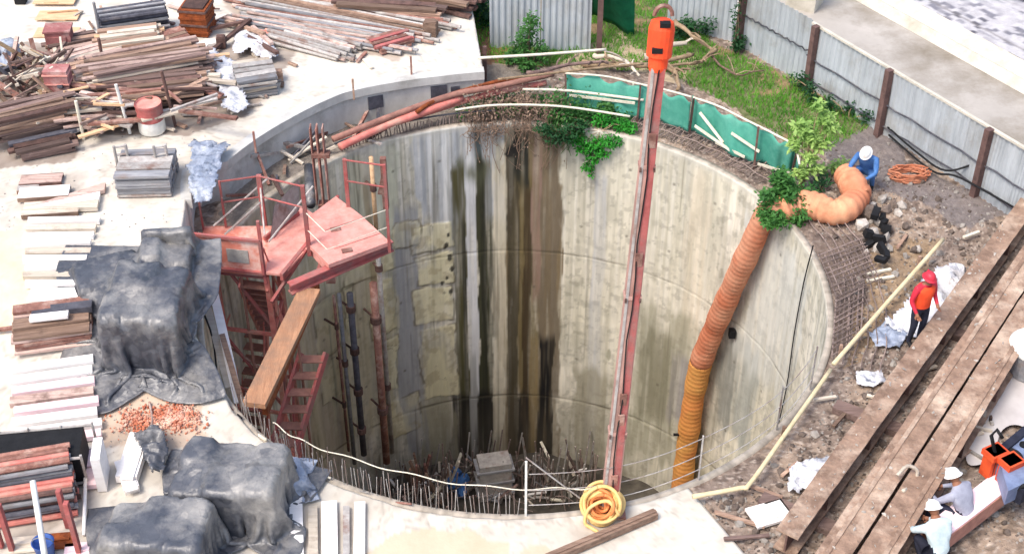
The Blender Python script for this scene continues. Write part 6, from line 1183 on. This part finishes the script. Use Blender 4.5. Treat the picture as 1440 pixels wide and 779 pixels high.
# ================================================================ PEOPLE
def person(label, loc, rz, J, mats, scale=1.0, helmet=None, cat='person', hair=False, vest=None):
    """J: joint -> local point. One skinned body; limbs taper; hands with five fingers; helmet as a part."""
    chains = [('pelvis', 'belly', 'chest', 'neck', 'headb')]
    for s in 'LR': chains += [('chest', 'sh' + s, 'el' + s, 'wr' + s, 'pa' + s), ('pelvis', 'hip' + s, 'kn' + s, 'an' + s, 'to' + s)]
    J = {k: Vector(v) for k, v in J.items()}
    for s in 'LR':
        d = (J['wr' + s] - J['el' + s]).normalized(); J['pa' + s] = J['wr' + s] + d * .085
    J['headb'] = J['neck'].lerp(J['head'], .55)
    rad = {'pelvis': .145, 'belly': .135, 'chest': .155, 'neck': .06, 'headb': .07}
    for s in 'LR': rad.update({'sh' + s: .075, 'el' + s: .048, 'wr' + s: .033, 'pa' + s: .036, 'hip' + s: .105, 'kn' + s: .068, 'an' + s: .048, 'to' + s: .038})
    names = list(rad); idx = {n: i for i, n in enumerate(names)}; ed = set()
    for c in chains:
        for a, b in zip(c, c[1:]): ed.add((idx[a], idx[b]))
    me = bpy.data.meshes.new('person'); me.from_pydata([J[n] for n in names], list(ed), []); o = bpy.data.objects.new('tmp', me); COL.objects.link(o)
    o.modifiers.new('skin', 'SKIN'); sk_ = me.skin_vertices[0].data
    for n in names: r_ = rad[n]; sk_[idx[n]].radius = (r_, r_ * (.8 if n in ('pelvis', 'belly', 'chest') else 1)); 
    sk_[idx['pelvis']].use_root = True
    md = o.modifiers.new('sub', 'SUBSURF'); md.levels = 2
    dg = bpy.context.evaluated_depsgraph_get(); ev = o.evaluated_get(dg); m2 = ev.to_mesh(); V_ = [v.co.copy() for v in m2.vertices]; F_ = [tuple(p.vertices) for p in m2.polygons]; ev.to_mesh_clear(); bpy.data.objects.remove(o)
    bones = []
    for c in chains:
        for a, b in zip(c, c[1:]):
            k = 1 if a in ('hipL', 'hipR', 'knL', 'knR') or b.startswith('hip') else 0
            if a[:2] == 'an': k = 3
            if a[:2] == 'wr' or a == 'neck': k = 2
            bones.append((J[a], J[b], k))
    mb = MB(); mb.v = [tuple(v) for v in V_]; mb.f = F_; 
    def near(p):
        best = (9, 0)
        for a, b, k in bones:
            d = b - a; t_ = max(0, min(1, (p - a).dot(d) / max(d.dot(d), 1e-9))); dd = (a + d * t_ - p).length
            if dd < best[0]: best = (dd, k)
        return best[1]
    for f in F_:
        c = sum((V_[i] for i in f), Vector()) / len(f); mb.mi.append(near(c))
    # head with nose, ears, brow; belongs to the same body mesh
    hd = J['head']; up = (J['head'] - J['neck']).normalized(); fw = J['face'].normalized(); fw = (fw - up * fw.dot(up)).normalized(); sd = up.cross(fw); Mh = Matrix((sd, fw, up)).transposed()
    n = 14; vs = []; fs = []
    for i in range(n + 1):
        th_ = math.pi * i / n
        for k in range(18):
            ph = 2 * math.pi * k / 18; x, y, zz_ = math.sin(th_) * math.cos(ph), math.sin(th_) * math.sin(ph), math.cos(th_)
            jaw = 1 - .25 * max(0, -zz_); r_ = Vector((x * .075 * jaw, y * .095 * jaw + .012 * max(0, -zz_) * (y > 0), zz_ * .118))
            if abs(x) < .2 and y > .5 and -.35 < zz_ < .1: r_.y += .02
            if y > .5 and .05 < zz_ < .3 and .2 < abs(x) < .6: r_.y -= .008
            vs.append(hd + Mh @ r_)
    for i in range(n):
        for k in range(18): fs.append((i * 18 + k, (i + 1) * 18 + k, (i + 1) * 18 + (k + 1) % 18, i * 18 + (k + 1) % 18))
    mb.add(vs, fs, 2)
    for s in (-1, 1):
        mb.rock(hd + Mh @ Vector((s * .078, -.005, -.005)), .026, sq=.9, mi=2)
        mb.rock(hd + Mh @ Vector((s * .03, .088, .012)), .011, mi=4)
    mb.bar(hd + Mh @ Vector((-.024, .094, -.058)), hd + Mh @ Vector((.024, .094, -.058)), .012, .01, mi=4)
    # hands
    for s, sgn in (('L', 1), ('R', -1)):
        w_, p_ = J['wr' + s], J['pa' + s]; d = (p_ - w_).normalized(); side = d.cross(fw); side = side.normalized() if side.length > .1 else Vector((1, 0, 0)); nn = side.cross(d).normalized()
        for k, (of, L) in enumerate(((-.03, .07), (-.01, .082), (.01, .078), (.03, .06))):
            b0 = p_ + side * of - d * .01; mb.tube([b0, b0 + d * L * .45 + nn * .004, b0 + d * L * .75 + nn * .016, b0 + d * L * .92 + nn * .034], .009, 6, mi=2, radii=[.011, .010, .009, .007])
        b0 = w_ + d * .03 + side * .03 * sgn; mb.tube([b0, b0 + d * .03 + side * .03 * sgn, b0 + d * .06 + side * .035 * sgn + nn * .015], .011, 6, mi=2, radii=[.013, .012, .009])
    t = mb.build('person', mats, origin=(0, 0, 0), smooth_=True); t.location = loc; t.rotation_euler.z = rz; t.scale = (scale,) * 3; tag(t, label, cat); t['_o'] = (0, 0, 0)
    if helmet:
        hm = MB(); hm.lathe([(.0, .142), (.05, .136), (.09, .105), (.107, .06), (.112, .03), (.135, .018), (.137, .012), (.108, .02)], hd, 20, M=Mh.to_4x4() @ Matrix.Diagonal((.92, 1.14, 1, 1))); hm.bar(hd + Mh @ Vector((0, -.1, .1)), hd + Mh @ Vector((0, .1, .1)), .02, .09, up=up)
        bpy_o = hm.build('helmet', helmet, t, origin=(0, 0, 0), smooth_=True)
    if vest:
        vb = MB(); vv = []; ff = []; c0, c1 = J['belly'], J['chest']; ax_ = (c1 - c0).normalized(); fx = fw - ax_ * fw.dot(ax_); fx.normalize(); sx_ = ax_.cross(fx)
        prof = [(-.14, .185, .15), (-.02, .178, .145), (.10, .185, .155), (.2, .20, .16), (.28, .195, .14), (.34, .10, .10)]
        for (h_, a_, b_) in prof:
            for k in range(20): ph = 2 * math.pi * k / 20; vv.append(c0 + ax_ * h_ + sx_ * a_ * math.cos(ph) + fx * b_ * math.sin(ph))
        for i in range(len(prof) - 1):
            for k in range(20): ff.append((i * 20 + k, i * 20 + (k + 1) % 20, i * 20 + 20 + (k + 1) % 20, i * 20 + 20 + k))
        vb.add(vv, ff); ve = vb.build('vest', vest, t, origin=(0, 0, 0), smooth_=True)
    return t
STAND = dict(pelvis=(0, 0, .92), belly=(0, -.01, 1.08), chest=(0, .0, 1.28), neck=(0, .02, 1.45), head=(0, .04, 1.58), face=(0, 1, -.25), shL=(.19, 0, 1.37), elL=(.27, .0, 1.1), wrL=(.24, .16, .92), shR=(-.19, 0, 1.37), elR=(-.27, -.02, 1.1), wrR=(-.2, .18, 1.0), hipL=(.1, 0, .88), knL=(.11, .03, .48), anL=(.11, -.02, .08), toL=(.13, .13, .035), hipR=(-.1, 0, .88), knR=(-.12, .02, .48), anR=(-.13, -.03, .08), toR=(-.15, .12, .035))
person('standing person in an orange vest and red helmet with dark trousers', at(1284, 483, .06), R(205), STAND, ['helmet_red', 'cloth_navy', 'skin', 'black', 'hair'], .94, 'helmet_red', vest='cloth_orange')
BEND = dict(pelvis=(0, -.1, .74), belly=(0, .04, .86), chest=(0, .25, .98), neck=(0, .42, 1.05), head=(0, .53, 1.09), face=(0, .8, -.8), shL=(.19, .3, .98), elL=(.24, .42, .72), wrL=(.16, .58, .55), shR=(-.19, .3, .98), elR=(-.25, .42, .72), wrR=(-.14, .6, .52), hipL=(.11, -.12, .72), knL=(.15, .12, .44), anL=(.14, -.05, .08), toL=(.17, .1, .035), hipR=(-.11, -.12, .72), knR=(-.15, .1, .44), anR=(-.16, -.08, .08), toR=(-.19, .07, .035))
CROUCH = dict(pelvis=(0, -.12, .34), belly=(0, -.04, .5), chest=(0, .08, .7), neck=(0, .18, .84), head=(0, .26, .94), face=(0, 1, -.6), shL=(.19, .1, .76), elL=(.27, .28, .56), wrL=(.14, .46, .48), shR=(-.19, .1, .76), elR=(-.27, .28, .56), wrR=(-.12, .46, .46), hipL=(.11, -.1, .33), knL=(.2, .28, .48), anL=(.16, .02, .08), toL=(.2, .16, .035), hipR=(-.11, -.1, .33), knR=(-.2, .26, .46), anR=(-.17, .0, .08), toR=(-.2, .14, .035))
def place(px, py, rz, J, zs=1.0):
    """foot point that brings the figure's helmet to a survey point"""
    h = Vector(J['head']); p = at(px, py, h.z + .1); return Vector((p.x + math.sin(rz) * h.y, p.y - math.cos(rz) * h.y, .05))
person('crouching person in a pale blue-white shirt and white helmet beside the outermost beam', place(1314, 712, R(18), CROUCH), R(18), CROUCH, ['cloth_pale', 'cloth_navy', 'skin', 'black', 'hair'], 1.0, 'helmet_white')
person('crouching person in a grey-violet shirt and white helmet near the maroon channel', place(1342, 666, R(40), CROUCH), R(40), CROUCH, ['cloth_grey', 'cloth_navy', 'skin', 'black', 'hair'], 1.0, 'helmet_white')
person('crouching person in blue with a white helmet behind the orange duct bend', at(1214, 262, .05), R(150), CROUCH, ['cloth_blue', 'cloth_blue', 'skin', 'black', 'hair'], 1.0, 'helmet_white')
p = at(1282, 690, .1)
for k in range(9): mb = MB(); c = at(1290 + u(-14, 16), 690 + u(-25, 40), u(.1, .3)); mb.rock(c, u(.1, .2), sq=.9); solo(mb, 'cloth_bundle', rnd.choice(['cloth_navy', 'stone', 'steel_grey', 'stone_dark']), 'dark lumpy bundle in the gap between outer beam and bending workers', 'bundle', 'bundles by the workers')
mb = MB(); mb.tube(spline([at(1262, 668, .75), at(1276, 655, .8), at(1290, 662, .7), at(1284, 680, .5), at(1270, 690, .65)], 5), .03, 6); solo(mb, 'strap', 'wood_pale', 'pale strap looped over the outermost steel beam', 'strap', smooth_=True)
# ================================================================ CAMERA AND LIGHT
for o in SC.objects:
    if '_o' in o: del o['_o']
cam = bpy.data.cameras.new('camera'); co = bpy.data.objects.new('camera', cam); COL.objects.link(co)
co.location = (0, 0, CH); co.rotation_euler = (math.pi / 2 - TH, 0, 0)
cam.sensor_fit = 'HORIZONTAL'; cam.sensor_width = 36; cam.lens = 36 * FPX / 1440; cam.clip_end = 1000; cam.clip_start = 0.5
SC.camera = co
SUN_EL, SUN_AZ = 58, 220      # degrees; azimuth of the sun counted from +x towards +y
w = bpy.data.worlds.new('World'); SC.world = w; w.use_nodes = True
bg = w.node_tree.nodes['Background']; sk = w.node_tree.nodes.new('ShaderNodeTexSky'); sk.sky_type = 'NISHITA'; sk.sun_disc = False
sk.sun_elevation = R(SUN_EL); sk.sun_rotation = R(90 - SUN_AZ); sk.dust_density = 4.0; sk.air_density = 1.0; sk.ozone_density = 1.0
w.node_tree.links.new(sk.outputs[0], bg.inputs[0]); bg.inputs[1].default_value = 0.15
sl = bpy.data.lights.new('sun', 'SUN'); so = bpy.data.objects.new('sun', sl); COL.objects.link(so)
sl.energy = 1.25; sl.angle = R(18); sl.color = (1.0, 0.95, 0.88)
d = Vector((math.cos(R(SUN_EL)) * math.cos(R(SUN_AZ)), math.cos(R(SUN_EL)) * math.sin(R(SUN_AZ)), math.sin(R(SUN_EL))))
so.rotation_euler = d.to_track_quat('Z', 'Y').to_euler(); so.location = (0, 20, 30)
SC.view_settings.view_transform = 'Standard'; SC.view_settings.look = 'None'; SC.view_settings.gamma = 1; SC.view_settings.use_curve_mapping = False
SC.view_settings.exposure = 0.92
SC.render.engine = 'CYCLES'; SC.cycles.max_bounces = 8; SC.cycles.diffuse_bounces = 5; SC.cycles.use_denoising = True
